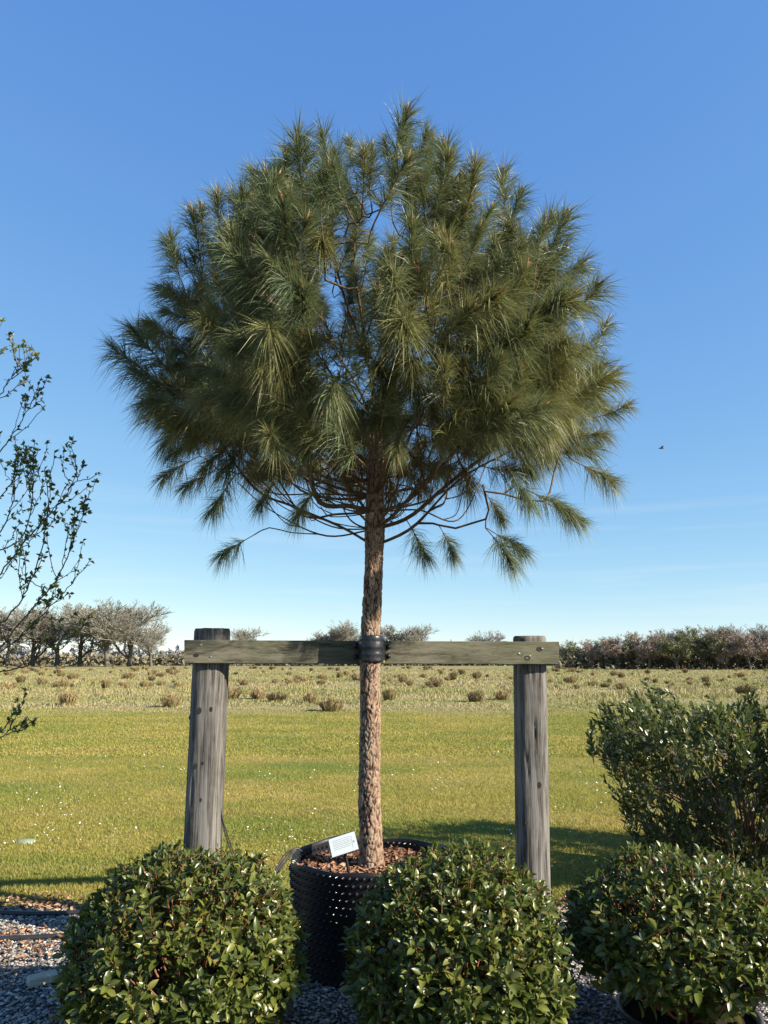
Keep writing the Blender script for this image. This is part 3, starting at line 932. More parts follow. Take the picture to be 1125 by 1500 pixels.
# shoot tips through the shell of the crown
g = np.random.default_rng(21)
CC = np.array([at(541, 470, TY)[0], TY, 3.24])
ax_ = np.array([1.30, 1.17, 1.16])
tips = []
tries = 0
while len(tips) < 520 and tries < 60000:
    tries += 1
    d = unit(g.normal(0, 1, 3))
    rr = g.uniform(0.42, 1.0) ** 0.55
    lump = 1 + 0.17 * noise.noise(Vector(d * 2.4) + Vector((3, 1, 0)))
    off = d * rr * lump
    if d[2] > 0:          # broad rounded shoulders
        off = off / (math.hypot(d[0], d[1]) ** 2.5 + d[2] ** 2.5) ** (1 / 2.5)
    if off[2] < 0:
        if rr < 0.6:
            continue
        if math.hypot(off[0], off[1]) < .62:
            continue
        off = off * [.94, .94, .46]
    p = CC + off * ax_
    if noise.noise(Vector(p * 2.0) + Vector((1.7, 0, 4))) < (-0.06 if rr < .95 else -.22):
        continue
    mind = 0.118 if rr > 0.75 else 0.18
    if tips and min(np.sum((np.array([t[0] for t in tips]) - p) ** 2, 1)) < mind ** 2:
        continue
    nrm = unit(off / ax_)
    lowf = np.clip((off[2] + .25) / 1.1, 0, 1)
    dirv = unit(nrm * (1.0 - .2 * lowf) + np.array([0, 0, 0.10 + 0.85 * lowf]) + g.normal(0, .42, 3))
    tips.append((p, dirv, 1.0))
# thin hanging sprays under the crown
for px, py, dy, dx, dz in ((597, 222, -.35, .05, 1), (572, 236, -.3, -.2, 1), (632, 240, -.3, .25, 1), (520, 238, -.25, -.1, 1), (352, 795, -.1, -.8, -.5), (645, 790, -.15, .1, -1), (715, 800, -.2, .1, -1), (735, 788, -.2, .7, -.5), (600, 785, -.1, .2, -1), (820, 742, -.3, 1, -.35), (790, 735, -.3, .7, -.7), (460, 730, -.4, -.3, -.8), (715, 740, -.3, .2, -1), (860, 690, -.2, .7, -.6), (300, 700, .1, -.7, -.6), (330, 715, .1, -.5, -.8), (270, 680, .1, -.8, -.5), (755, 700, -.5, .5, -.8), (405, 715, 0, -.2, -1), (850, 640, -.4, .9, -.1), (890, 610, -.3, 1, .1), (540, 600, -.7, -.1, -.3), (470, 610, -.9, -.2, .1), (640, 620, -.8, .3, 0), (590, 640, -.8, 0, -.4)):
    tips.append((P3(px, py, dy), unit([dx, -.1, dz]), 0.72))
# lower sides of the dome and the low shoots in front of the trunk
def fill(n, x0, x1, y0, y1, d0, d1, fn, sc):
    k = 0
    while k < n:
        px, py, dy = g.uniform(x0, x1), g.uniform(y0, y1), g.uniform(d0, d1)
        p = P3(px, py, dy)
        k += 1
        if min(np.sum((np.array([t[0] for t in tips]) - p) ** 2, 1)) < .10 ** 2:
            continue
        tips.append((p, unit(np.array(fn(px)) + g.normal(0, .3, 3)), sc))
fill(30, 262, 400, 550, 675, -.3, .45, lambda x: (-1, -.1, .0), 1.0)
fill(30, 720, 850, 540, 665, -.45, .4, lambda x: (1, -.1, .12), 1.0)
fill(26, 400, 540, 545, 665, -1.0, -.55, lambda x: (-.5, -.7, .55), 1.0)
fill(26, 540, 740, 545, 665, -1.0, -.55, lambda x: (.4, -.7, .55), 1.0)
# connect
order = sorted(range(len(tips)), key=lambda i: np.linalg.norm((tips[i][0] - nodes[root]) * [1, 1, .8]))
shoots = []
for ti in order:
    p, dv, sc = tips[ti]
    SL = (0.20 + 0.12 * g.random()) * sc
    base = p - dv * SL * 0.5
    arr = np.array(nodes)
    vec = base - arr
    dist = np.linalg.norm(vec, axis=1)
    rootd = np.linalg.norm(arr - nodes[root], axis=1)
    cost = dist + 0.35 * rootd * 0.5 + np.where(arr[:, 2] > base[2] + .05, .25, 0)
    cost[:6] += 1
    b = int(np.argmin(cost))
    s = nodes[b]
    d_ = np.linalg.norm(base - s)
    sag = -0.10 * d_ if sc == 1 else -0.05 * d_
    m1 = s * .62 + base * .38 + np.array([0, 0, sag]) + g.normal(0, .05 * d_, 3)
    m2 = base - dv * d_ * .25 + np.array([0, 0, sag * .5])
    ids = lay([s, m1, m2, base], b, limb[b], 0.06)
    shoots.append((base, dv, SL, ids[-1], sc))
# dead thin twigs on the underside
for i in range(120):
    b = int(g.integers(1, len(nodes)))
    for _ in range(30):
        if 2.38 < nodes[b][2] < 2.95 and np.linalg.norm(nodes[b][:2] - CC[:2]) < .62:
            break
        b = int(g.integers(1, len(nodes)))
    s = nodes[b]
    o_ = unit([s[0] - CC[0] + g.normal(0, .3), s[1] - CC[1] + g.normal(0, .4), abs(g.normal(0.0, .35))])
    ln = g.uniform(.15, .42)
    lay([s, s + o_ * ln * .35 + [0, 0, -.02], s + o_ * ln * .7 + [0, 0, -.01] + g.normal(0, .02, 3), s + o_ * ln + [0, 0, g.uniform(.02, .16)]], b, limb[b], 0.04)
nn = len(nodes)
kids = [[] for _ in range(nn)]
for i, p in enumerate(par):
    if p >= 0:
        kids[p].append(i)
rad = np.zeros(nn)
for i in range(nn - 1, -1, -1):
    rad[i] = 0.0034 if not kids[i] else (sum(rad[c] ** 2.45 for c in kids[i])) ** (1 / 2.45)
rad = np.minimum(rad, 0.034)
for i in lead:
    rad[i] = max(rad[i], np.interp(nodes[i][2], [2.3, 2.7, 3.2, 3.9, 4.6], [.056, .050, .040, .02, .006]))
mbs = {}
stack = [(root, [root])]
while stack:
    st, chain = stack.pop()
    cur = chain[-1]
    while kids[cur]:
        ks = sorted(kids[cur], key=lambda c: (limb[c] == limb[cur], rad[c]), reverse=True)
        for c in ks[1:]:
            stack.append((cur, [cur, c]))
        if limb[ks[0]] != limb[cur] and cur != root and limb[cur] == limb[chain[-1]] and len(chain) > 1 and ks[0] != cur:
            pass
        chain.append(ks[0])
        cur = ks[0]
    lb = limb[chain[1]] if len(chain) > 1 else limb[chain[0]]
    rr = rad[chain].copy()
    rr[0] = min(rr[0], rr[1] * 1.25)
    pts = np.array([nodes[c] for c in chain])
    kk = 10 if rr.max() > .02 else 6 if rr.max() > .008 else 4
    mbs.setdefault(lb, MB()).add(*tube(pts - PB, rr, kk))
for lb in sorted(mbs):
    mbs[lb].build('leader' if lb == 0 else 'branch', M['limb_bark'], pine)

# ---- shoots: a twig clothed with long needles, tip bud; meshes by pitch, turned about the vertical
def shoot_mesh(pitch, seed, nneed=330, bud=True, old=0.0):
    g = np.random.default_rng(seed)
    mb = MB()
    Ls = 0.36
    d0 = np.array([math.cos(pitch), 0, math.sin(pitch)])
    s = np.linspace(0, 1, 9)
    lift = 0.10 if pitch > -.3 else -.02
    stem = s[:, None] * Ls * d0 + np.array([0, 0, lift])[None] * (s ** 2)[:, None] * Ls + np.stack([np.zeros(9), .02 * np.sin(s * 3 + seed), np.zeros(9)], -1)
    stem -= stem[0]
    mb.add(*tube(stem, np.linspace(.0048, .0036, 9), 5), mi=1)
    u = np.repeat(0.22 + 0.78 * g.random(nneed // 5 + 1) ** 0.7, 5)[:nneed]      # needles leave the twig in small bundles
    u = np.clip(u + g.normal(0, .012, nneed), .1, 1)
    ii = u * 8
    k0 = np.minimum(ii.astype(int), 7)
    fr = (ii - k0)[:, None]
    p0 = stem[k0] * (1 - fr) + stem[k0 + 1] * fr
    ax = unit(stem[k0 + 1] - stem[k0])
    ref = np.array([0, 1.0, 0])
    e1 = unit(np.cross(ax, ref)); e2 = np.cross(ax, e1)
    ph = np.repeat(g.random(nneed // 5 + 1) * TAU, 5)[:nneed] + g.normal(0, .22, nneed)
    rad_ = np.cos(ph)[:, None] * e1 + np.sin(ph)[:, None] * e2
    th = np.clip(np.repeat(g.normal(0.74, .26, nneed // 5 + 1), 5)[:nneed] + g.normal(0, .1, nneed) - 0.38 * (u - .5) + 0.25 * (1 - u), .12, 1.5)
    dr = ax * np.cos(th)[:, None] + rad_ * np.sin(th)[:, None]
    ln = g.uniform(.13, .255, nneed) * (1.0 - .12 * u)
    droop = g.uniform(.05, .75, nneed) * ln
    p1 = p0 + dr * (ln * .5)[:, None] + np.array([0, 0, -1])[None] * (droop * .22)[:, None]
    p2 = p0 + dr * ln[:, None] + np.array([0, 0, -1])[None] * droop[:, None]
    side = unit(np.cross(dr, unit(g.normal(0, 1, (nneed, 3)))))
    w0, w1 = .0011, .0015
    v = np.stack([p0 - side * w0, p0 + side * w0, p1 + side * w1, p1 - side * w1, p2], 1).reshape(-1, 3)
    o = np.arange(nneed)[:, None] * 5
    rn = np.clip(g.random(nneed) * .55 + .35 * (1 - u) * g.random(nneed), 0, .99) * .62
    mb.add(v, o + np.array([[0, 1, 2, 3]]), o + np.array([[3, 2, 4]]), mi=0, rnd=np.repeat(rn, 5), old=np.full(nneed * 5, old))
    if bud:
        for b in range(int(g.integers(2, 5))):
            h = g.uniform(.035, .075) * (1.25 if b == 0 else .8)
            dd = unit(ax[-1] * 0 + unit(stem[-1] - stem[-2]) + g.normal(0, .16 if b else .02, 3))
            mb.add(*tube([stem[-1] + dd * h * f for f in (0, .3, .75, 1)], [.005, .0062, .0045, .0008], 5), mi=2)
    return mb
MATS = [M['needle'], M['twig'], M['bud']]
CL = [-60, -30, -5, 15, 32, 48, 64, 80]
SMB = [[shoot_mesh(R(c), 100 * ci + v, 430, c > 10, old) for v, old in ((0, 0), (1, .25), (2, .8))] for ci, c in enumerate(CL)]
SME = [[m.mesh('shoot', MATS) for m in row] for row in SMB]
cam_p = np.array([0, 0, CAM_H])
entries = []
for base, dv, SL, nid, sc in shoots:
    pitch = math.degrees(math.asin(np.clip(dv[2], -1, 1)))
    ci = int(np.argmin([abs(c - pitch) for c in CL]))
    yaw = math.atan2(dv[1], dv[0])
    low = np.clip((3.6 - base[2]) / .7, 0, 1)
    vi = 2 if g.random() < .15 + .5 * low else int(g.integers(0, 2))
    s = (0.66 + 3.6 * (SL - .2)) if sc == 1 else SL / .36 * 1.15
    outer = np.linalg.norm((base - CC) / ax_)
    vis = -(base[1] - CC[1]) / 1.3 + 0.8 * outer
    entries.append((vis, base, yaw, ci, vi, s))
entries.sort(key=lambda e: -e[0])
rest = MB()
for k_, (vis, base, yaw, ci, vi, s) in enumerate(entries):
    ty = g.normal(0, .12)
    if k_ < 300:
        o = obj('shoot', SME[ci][vi], pine)
        o.location = base - PB
        o.rotation_euler = (ty, g.normal(0, .08), yaw)
        o.scale = (s,) * 3
    else:
        c, sn = math.cos(yaw), math.sin(yaw)
        src = SMB[ci][vi]
        rot = np.array([[c, -sn, 0], [sn, c, 0], [0, 0, 1]]) * s
        vv = np.concatenate(src.v) @ rot.T + base - PB
        off = rest.n
        rest.v.append(vv); rest.n += len(vv)
        for arr, dst in ((src.q, rest.q), (src.t, rest.t)):
            for f, mi in arr:
                dst.append((f + off, mi))
        sh = g.random() * .35
        for key in ('rnd', 'old'):
            for st, val in src.at[key]:
                rest.at.setdefault(key, []).append((st + off, np.clip(val + (sh if key == 'rnd' else 0), 0, .99)))
rest.build('inner_shoots', MATS, pine, True, 'stuff')

# ------------------------------------------------------------------ tree tie: rubber strap with bolts
ty_ = thing('tree_tie', 'wide black rubber strap with bolts tying the pine trunk to crossbeam', 'tree tie', at(544, 952, TY))
tc0 = at(544, 952, TY)
mb = MB()
bf = on_beam(544, 955)[1]
outl = []
for a in np.linspace(R(200), R(340), 29):
    outl.append((tc0[0] + .068 * math.cos(a), TY + .068 * math.sin(a)))
xl, xr = tc0[0] - .083, tc0[0] + .083
outl = [(xl, on_beam(520, 955)[1] - .004), (xl + .008, TY + .035), (tc0[0] - .069, TY + .0)] + outl + [(tc0[0] + .069, TY + .0), (xr - .008, TY + .035), (xr, on_beam(568, 955)[1] - .004)]
outl = np.array(outl)
ys_ = [931, 932.5, 937, 939, 941, 947, 950, 952, 957, 960, 962, 966, 968.5, 970]
hz = np.array([at(544, y_, TY)[2] for y_ in ys_]) - tc0[2]
pin = [0.0, .003, .004, .0015, .0035, .005, .004, -.001, .0035, .004, .001, .0035, .003, 0.0]
NR = len(ys_)
m_ = len(outl)
rows = []
for z, pi_ in zip(hz, pin):
    cen = np.array([tc0[0], TY])
    taper = np.ones(m_)
    dirs = unit(outl - cen)
    xy = outl + dirs * (pi_ + .0022 * np.array([noise.noise((t * .35, z * 60, 5)) for t in range(m_)]))[:, None]
    edge = np.abs(outl[:, 0] - tc0[0]) / .083
    zz_ = z * (1 - 0.22 * np.clip(edge - .7, 0, 1) / .3) + .0035 * np.array([noise.noise((t * .4, z * 25, 0)) for t in range(m_)])
    rows.append(np.stack([xy[:, 0], xy[:, 1], zz_ + tc0[2]], -1))
outer = np.array(rows)
inner = outer.copy()
inner[:, :, :2] = (outer[:, :, :2] - cen) * 0.955 + cen
def gridq(nr, nc, off, flip=False):
    i, j = np.meshgrid(np.arange(nr - 1), np.arange(nc - 1), indexing='ij')
    a = off + i * nc + j
    q = np.stack([a, a + 1, a + nc + 1, a + nc], -1).reshape(-1, 4)
    return q[:, ::-1] if flip else q
mb.add(outer.reshape(-1, 3) - tc0, gridq(NR, m_, 0))
mb.add(inner.reshape(-1, 3) - tc0, gridq(NR, m_, 0, True))
nI = NR * m_
rim = [(j, nI + j, nI + j + 1, j + 1) for j in range(m_ - 1)] + [((NR - 1) * m_ + j, (NR - 1) * m_ + j + 1, nI + (NR - 1) * m_ + j + 1, nI + (NR - 1) * m_ + j) for j in range(m_ - 1)]
mb.q.append((np.array(rim), 0))
mb.build('strap', M['rubber'], ty_)
bv, bq, bt = bevel_box(.11, max(.03, bf - TY - .05), .12, .01)
MB().add(bv + [0, (bf + TY + .055) / 2 - TY, 0], bq, bt).build('rubber_spacer', M['rubber'], ty_)
bolt_v, bolt_q = lathe([(.0165, 0), (.0165, .012), (.014, .017), (.008, .018), (.0075, .026), (.001, .027)], 14)
bolt_me = MB().add(bolt_v, bolt_q).mesh('bolt', M['rubber'])
for px, py in ((521, 946), (520.5, 962), (568.5, 947.5), (568.5, 961)):
    o = obj('bolt', bolt_me, ty_)
    o.location = on_beam(px, py) + bn * .003 - tc0
    o.rotation_euler = zq.to_euler()
yv, yq, yt = bevel_box(.009, .004, .055, .001)
o = MB().add(yv, yq, yt).build('yellow_tab', M['yellow'], ty_)
o.location = on_beam(562.5, 964) + bn * .006 - tc0
o.rotation_euler = (0, R(8), 0)

# ------------------------------------------------------------------ black dimpled pot of the pine
PR, PH = 0.435, 0.535
pc = np.array([at(545, 1258, TY)[0], TY, 0.0])
pot = thing('dimpled_tree_pot', 'large black dimpled plastic pot holding the tall pine', 'plant pot', pc)
def pot_r(a, z):
    return PR * (0.955 + 0.045 * z / PH) + 0.010 * math.sin(2 * a + .6) * z / PH + .006 * math.sin(5 * a + z * 7)
def pot_rim(a):
    return PH + 0.012 * math.sin(3 * a + 1) + .007 * math.sin(7 * a)
nz_, k = 24, 120
mb = MB()
V = []
for side in (0, 1):
    for i in range(nz_ + 1):
        f = i / nz_
        for j in range(k):
            a = j / k * TAU
            z = f * pot_rim(a)
            r = pot_r(a, z) - (0.006 if side else 0)
            V.append((r * math.cos(a), r * math.sin(a), z + 0.004))
V = np.array(V)
i, j = np.meshgrid(np.arange(nz_), np.arange(k), indexing='ij')
j2 = (j + 1) % k
q0 = np.stack([i * k + j, i * k + j2, (i + 1) * k + j2, (i + 1) * k + j], -1).reshape(-1, 4)
o2 = (nz_ + 1) * k
rimq = [(nz_ * k + jj, nz_ * k + (jj + 1) % k, o2 + nz_ * k + (jj + 1) % k, o2 + nz_ * k + jj) for jj in range(k)]
mb.add(V, np.concatenate([q0, q0[:, ::-1] + o2, rimq])).build('wall', M['pot_plastic'], pot)
kn = MB()
cone_v, cone_q = lathe([(.0105, -.002), (.0065, .006), (.0038, .0125), (.0026, .014), (.0001, .012)], 8)
ncol = 76
for rrow in range(15):
    for cc in range(ncol):
        a = (cc + .5 * (rrow % 2)) / ncol * TAU
        z = 0.022 + rrow * 0.0355
        if z > pot_rim(a) - .012:
            continue
        r = pot_r(a, z)
        nrm = np.array([math.cos(a), math.sin(a), 0])
        tan = np.array([-math.sin(a), math.cos(a), 0])
        up = np.array([0, 0, 1.0])
        c0 = nrm * r + up * (z + .004)
        kn.add(cone_v[:, :1] * tan + cone_v[:, 1:2] * up + cone_v[:, 2:] * nrm + c0, cone_q)
        if z > .40 and math.sin(a) > -.2 or rrow > 12:      # the sheet is dimpled inwards too
            c1 = nrm * (r - .006) + up * (z + .004 + .0175)
            if z + .03 < pot_rim(a):
                kn.add(cone_v[:, :1] * -tan + cone_v[:, 1:2] * up - cone_v[:, 2:] * nrm + c1, cone_q)
kn.build('wall_dimples', M['dimple_plastic'], pot, True, 'stuff')
sv = []
nr_ = 10
for i in range(nr_ + 1):
    for j in range(48):
        a = j / 48 * TAU
        r = i / nr_ * (pot_r(a, .45) - .012)
        sv.append((r * math.cos(a), r * math.sin(a), .452 + .02 * noise.noise((r * 9 * math.cos(a), r * 9 * math.sin(a), 0)) + .015 * (1 - i / nr_)))
i, j = np.meshgrid(np.arange(nr_), np.arange(48), indexing='ij')
j2 = (j + 1) % 48
MB().add(sv, np.stack([i * 48 + j, (i + 1) * 48 + j, (i + 1) * 48 + j2, i * 48 + j2], -1).reshape(-1, 4)).build('soil', M['soil'], pot)
aa = RNG.random(1500) * TAU
rr = np.sqrt(RNG.random(1500)) * .405
P = np.stack([rr * np.cos(aa), rr * np.sin(aa), .468 + .022 * RNG.random(1500)], -1)
litter('bark_mulch', P, RNG.uniform(.010, .030, 1500), M['chip'], pot, .45)
mb = MB()
for e in range(3):
    e_ = (e - 1) * 2.5
    s0 = at(437, 1245, TY - .02)
    pts = smooth_path([s0 + [.02, .01, -.01], s0 + [-.012, -.01, .010], at(421 + e_, 1253 + e_, TY - .06), at(408 + e_ * .6, 1272 + e_, TY - .10), at(402, 1282, TY - .12)], 22)
    mb.add(*tube(pts - pc, .0048, 6))
mb.build('cord', M['pipe'], pot)

# plant label on a stake
lc = at(503, 1237, 4.13)
lb_base = at(516, 1280, 4.13); lb_base[2] = .46
lab = thing('plant_label', 'white printed plant label on black stake in the pine pot', 'plant label', lb_base)
rotm = Matrix.Rotation(R(-17), 3, 'Y') @ Matrix.Rotation(R(-24), 3, 'X')
cv, cq, ct = bevel_box(.147, .004, .098, .0015)
o = MB().add(cv, cq, ct).build('holder', M['pot_plastic'], lab, False)
o.location = lc - lb_base; o.rotation_euler = rotm.to_euler()
cv, cq, ct = bevel_box(.140, .002, .090, .0008)
card = MB().add(cv + [0, -.0032, 0], cq, ct).build('card', M['card'], lab, False)
card.location = lc - lb_base; card.rotation_euler = rotm.to_euler()
mb = MB()
gl = random.Random(3)
def bar(x0, x1, z, h):
    y = -.0047
    mb.add([(x0, y, z), (x1, y, z), (x1, y, z + h), (x0, y, z + h)], [(0, 1, 2, 3)])
for li, z in enumerate((.027, .0175, .009, .001, -.0075, -.016)):
    x = -.052
    end = .036 if li % 2 else .042
    while x < end:
        l_ = gl.uniform(.004, .012)
        bar(x, min(x + l_, end), z, .0022)
        x += l_ + .0022
bar(.046, .0472, -.030, .058)
bar(.052, .060, -.006, .009)
mb.build('printed_text', M['print'], card, False)
mb = MB()
s0 = lc + np.array([.006, .008, -.035]); s1 = lb_base + [0, 0, -.01]
for k_ in range(1):
    mb.add(*tube(smooth_path([s0, s0 * .75 + s1 * .25, s1 * .7 + s0 * .3, s1], 12) - lb_base, np.linspace(.011, .005, 12), 6))
mb.build('stake', M['pot_plastic'], lab)

# ------------------------------------------------------------------ leaves and shrubs
def leaf_geo(seed, curl=.25, fold=.35, wide=.235, rows=4):
    """leaf of length 1 along +X, lying in XY"""
    g = random.Random(seed)
    v, luv = [], []
    ts = [0.0, .22, .5, .78, 1.0] if rows == 4 else [0, .45, 1.0]
    ws = [.04, .8, 1.0, .66, .0] if rows == 4 else [.05, 1.0, 0]
    cu = curl * g.uniform(.5, 1.4); fo_ = fold * g.uniform(.6, 1.3); tw = g.gauss(0, .25)
    for t, w_ in zip(ts, ws):
        zc = -cu * t * t * .6 + .12 * t
        for sgn in (-1, 0, 1):
            y = sgn * w_ * wide
            z = zc + abs(y) * fo_ + y * tw * t
            v.append((t, y, z)); luv.append((sgn * w_, t, 0))
    q = []
    for i in range(len(ts) - 1):
        for c in (0, 1):
            a = i * 3 + c
            q.append((a, a + 3, a + 4, a + 1))
    return np.array(v), np.array(q), np.array(luv)

def frame_from(d, up, roll):
    d = unit(d)
    y = np.cross(up, d)
    if np.linalg.norm(y) < 1e-4:
        y = np.array([0, 1.0, 0])
    y = unit(y)
    z = np.cross(d, y)
    c, s = math.cos(roll), math.sin(roll)
    y, z = y * c + z * s, z * c - y * s
    return np.stack([d, y, z], 1)

def leafy(parent, origin, leaves, mat, geos, nparts, score, name='leaf', rest_name='inner_foliage'):
    """the nparts leaves that show largest become objects, the others one part"""
    mes = []
    for v, q, luv in geos:
        mes.append(MB().add(v, q, luv=luv).mesh(name, mat))
    idx = sorted(range(len(leaves)), key=lambda i: -score(leaves[i]))
    for i in idx[:nparts]:
        p, fr, L_, gi = leaves[i]
        o = obj(name, mes[gi], parent)
        m = Matrix([[*(fr[r] * L_), p[r] - origin[r]] for r in range(3)] + [[0, 0, 0, 1]])
        o.matrix_local = m
    rest_i = idx[nparts:]
    mb = MB()
    for gi, (v, q, luv) in enumerate(geos):
        sel = [i for i in rest_i if leaves[i][3] == gi]
        if not sel:
            continue
        FR = np.array([leaves[i][1] for i in sel]); LL = np.array([leaves[i][2] for i in sel]); PP = np.array([leaves[i][0] for i in sel])
        VV = np.einsum('nij,vj->nvi', FR, v) * LL[:, None, None] + PP[:, None, :] - np.asarray(origin)
        n_ = len(sel)
        Q = (q[None] + (np.arange(n_) * len(v))[:, None, None]).reshape(-1, 4)
        mb.add(VV.reshape(-1, 3), Q, luv=np.tile(luv, (n_, 1)), rnd=np.repeat(RNG.random(n_), len(v)))
    mb.build(rest_name, mat, parent, True, 'stuff')

M['shrub_stem'] = (lambda n: n.done(n.mix(n.noise(30, vec=n.objco()), (0.16, 0.05, 0.03), (0.26, 0.11, 0.06)), 0.7, 0.3))(Nodes('shrub_stem'))
GEO = [leaf_geo(i, .42, .45) for i in range(6)]
def dome_shrub(name, label, c, rx, ry, top, low, ncl, seed, pot_rad, pot_h):
    g = np.random.default_rng(seed)
    base = np.array([c[0], c[1], 0.0])
    t = thing(name, label, 'shrub', base)
    cz = low + (top - low) * 0.42
    leaves = []
    stems = MB()
    fork = base + [0, 0, pot_h * .8]
    n = 0
    while n < ncl:
        d = unit(g.normal(0, 1, 3))
        inner = g.random() < .28
        lump = 1 + .06 * noise.noise(Vector(d * 3.0) + Vector((seed, 0, 0))) + .04 * noise.noise(Vector(d * 8) + Vector((seed, 4, 0)))
        rr = (g.uniform(.55, .86) if inner else g.uniform(.88, 1.0)) * lump
        rz = (top - cz) if d[2] > 0 else (cz - low)
        # rounded shoulders: super-ellipsoid in height
        e = 2.0
        den = (abs(math.hypot(d[0], d[1])) ** e + abs(d[2]) ** e) ** (1 / e)
        dd = d / den
        p = np.array([c[0] + dd[0] * rx * rr, c[1] + dd[1] * ry * rr, cz + dd[2] * rz * rr])
        if d[2] < -.55 and g.random() < .7:
            continue
        n += 1
        nrm = unit([dd[0] / rx, dd[1] / ry, dd[2] / rz])
        axv = unit(nrm * .8 + np.array([0, 0, .7]) + g.normal(0, .42, 3))
        k = int(g.integers(5, 9))
        L0 = g.uniform(.037, .062)
        L0 *= 1.18 - .3 * np.clip((p[2] - low) / (top - low), 0, 1)
        ph0 = g.random() * TAU
        u1 = unit(np.cross(axv, [0.3, 0.2, 1])); u2 = np.cross(axv, u1)
        sl = g.uniform(.035, .075)
        for m in range(k):
            f = m / (k - 1)
            ph = ph0 + m * 2.4
            el = .35 + .75 * (f) ** 1.2
            out = u1 * math.cos(ph) + u2 * math.sin(ph)
            dv = unit(out * math.cos(el) + axv * math.sin(el) + [0, 0, -.12])
            pp = p - axv * sl * (1 - f)
            fr = frame_from(dv, axv, g.normal(0, .35))
            leaves.append((pp + out * .004, fr, L0 * (1.05 - .4 * f ** 2) * g.uniform(.85, 1.15), int(g.integers(0, 6))))
        if n % 2 == 0 or not inner:
            mid_ = fork * .45 + p * .55 + np.array([0, 0, -.03]) + g.normal(0, .02, 3)
            if n % 9 == 0:
                stems.add(*tube(smooth_path([fork + g.normal(0, .012, 3) * [1, 1, 0] - [0, 0, .06], fork * .75 + p * .25 + [0, 0, -.03], mid_, p], 9), np.linspace(.010, .0022, 9), 5, False), mi=0)
            else:
                stems.add(*tube([mid_ * .25 + p * .75, p], [.0026, .0018], 3, False))
    stems.v = [v - base for v in stems.v]
    stems.build('stems', M['shrub_stem'], t)
    camp = np.array([0, 0, CAM_H])
    def score(l):
        p, fr, L_, gi = l
        view = unit(camp - p)
        out = unit((p - np.array([c[0], c[1], cz])))
        rr = math.sqrt(((p[0] - c[0]) / rx) ** 2 + ((p[1] - c[1]) / ry) ** 2 + ((p[2] - cz) / ((top - cz) if p[2] > cz else (cz - low))) ** 2)
        return L_ * abs(np.dot(fr[:, 2], view)) * (1 if np.dot(out, view) > .1 else .1) * (1 if rr > .85 else .3)
    leafy(t, base, leaves, M['shrub_leaf'], GEO, 300, score)
    pv, pq = lathe([(pot_rad * .80, .004), (pot_rad * .96, pot_h * .9), (pot_rad, pot_h * .9), (pot_rad * 1.02, pot_h), (pot_rad * .95, pot_h), (pot_rad * .93, pot_h * .75), (.001, pot_h * .78)], 40)
    pt = thing('shrub_pot', {1: 'low black plastic pot under the dome shrub before the knotty post', 2: 'low black plastic pot under the dome shrub overlapping the pine pot', 3: 'low black plastic pot below the bare stems of reddish dome shrub'}[seed], 'plant pot', base)
    MB().add(pv[:240], pq[:200]).build('pot_wall', M['dark_pot'], pt)
    sv_, sq_ = lathe([(pot_rad * .925, pot_h * .80), (pot_rad * .5, pot_h * .84), (.001, pot_h * .85)], 24)
    MB().add(sv_, sq_[:, ::-1]).build('pot_soil', M['dark_soil'], pt)
    return t
dome_shrub('dome_shrub', 'clipped glossy green dome shrub standing before the knotty post with wire', (-.845, 3.50), .505, .49, .795, .04, 1500, 1, .24, .17)
dome_shrub('dome_shrub', 'clipped glossy green dome shrub overlapping the black dimpled pine pot', (.318, 3.46), .478, .46, .812, .02, 1500, 2, .24, .17)
dome_shrub('dome_shrub', 'clipped reddish tipped dome shrub with bare lower stems beside the large loose shrub', (1.285, 3.52), .485, .47, .785, .20, 1150, 3, .285, .15)

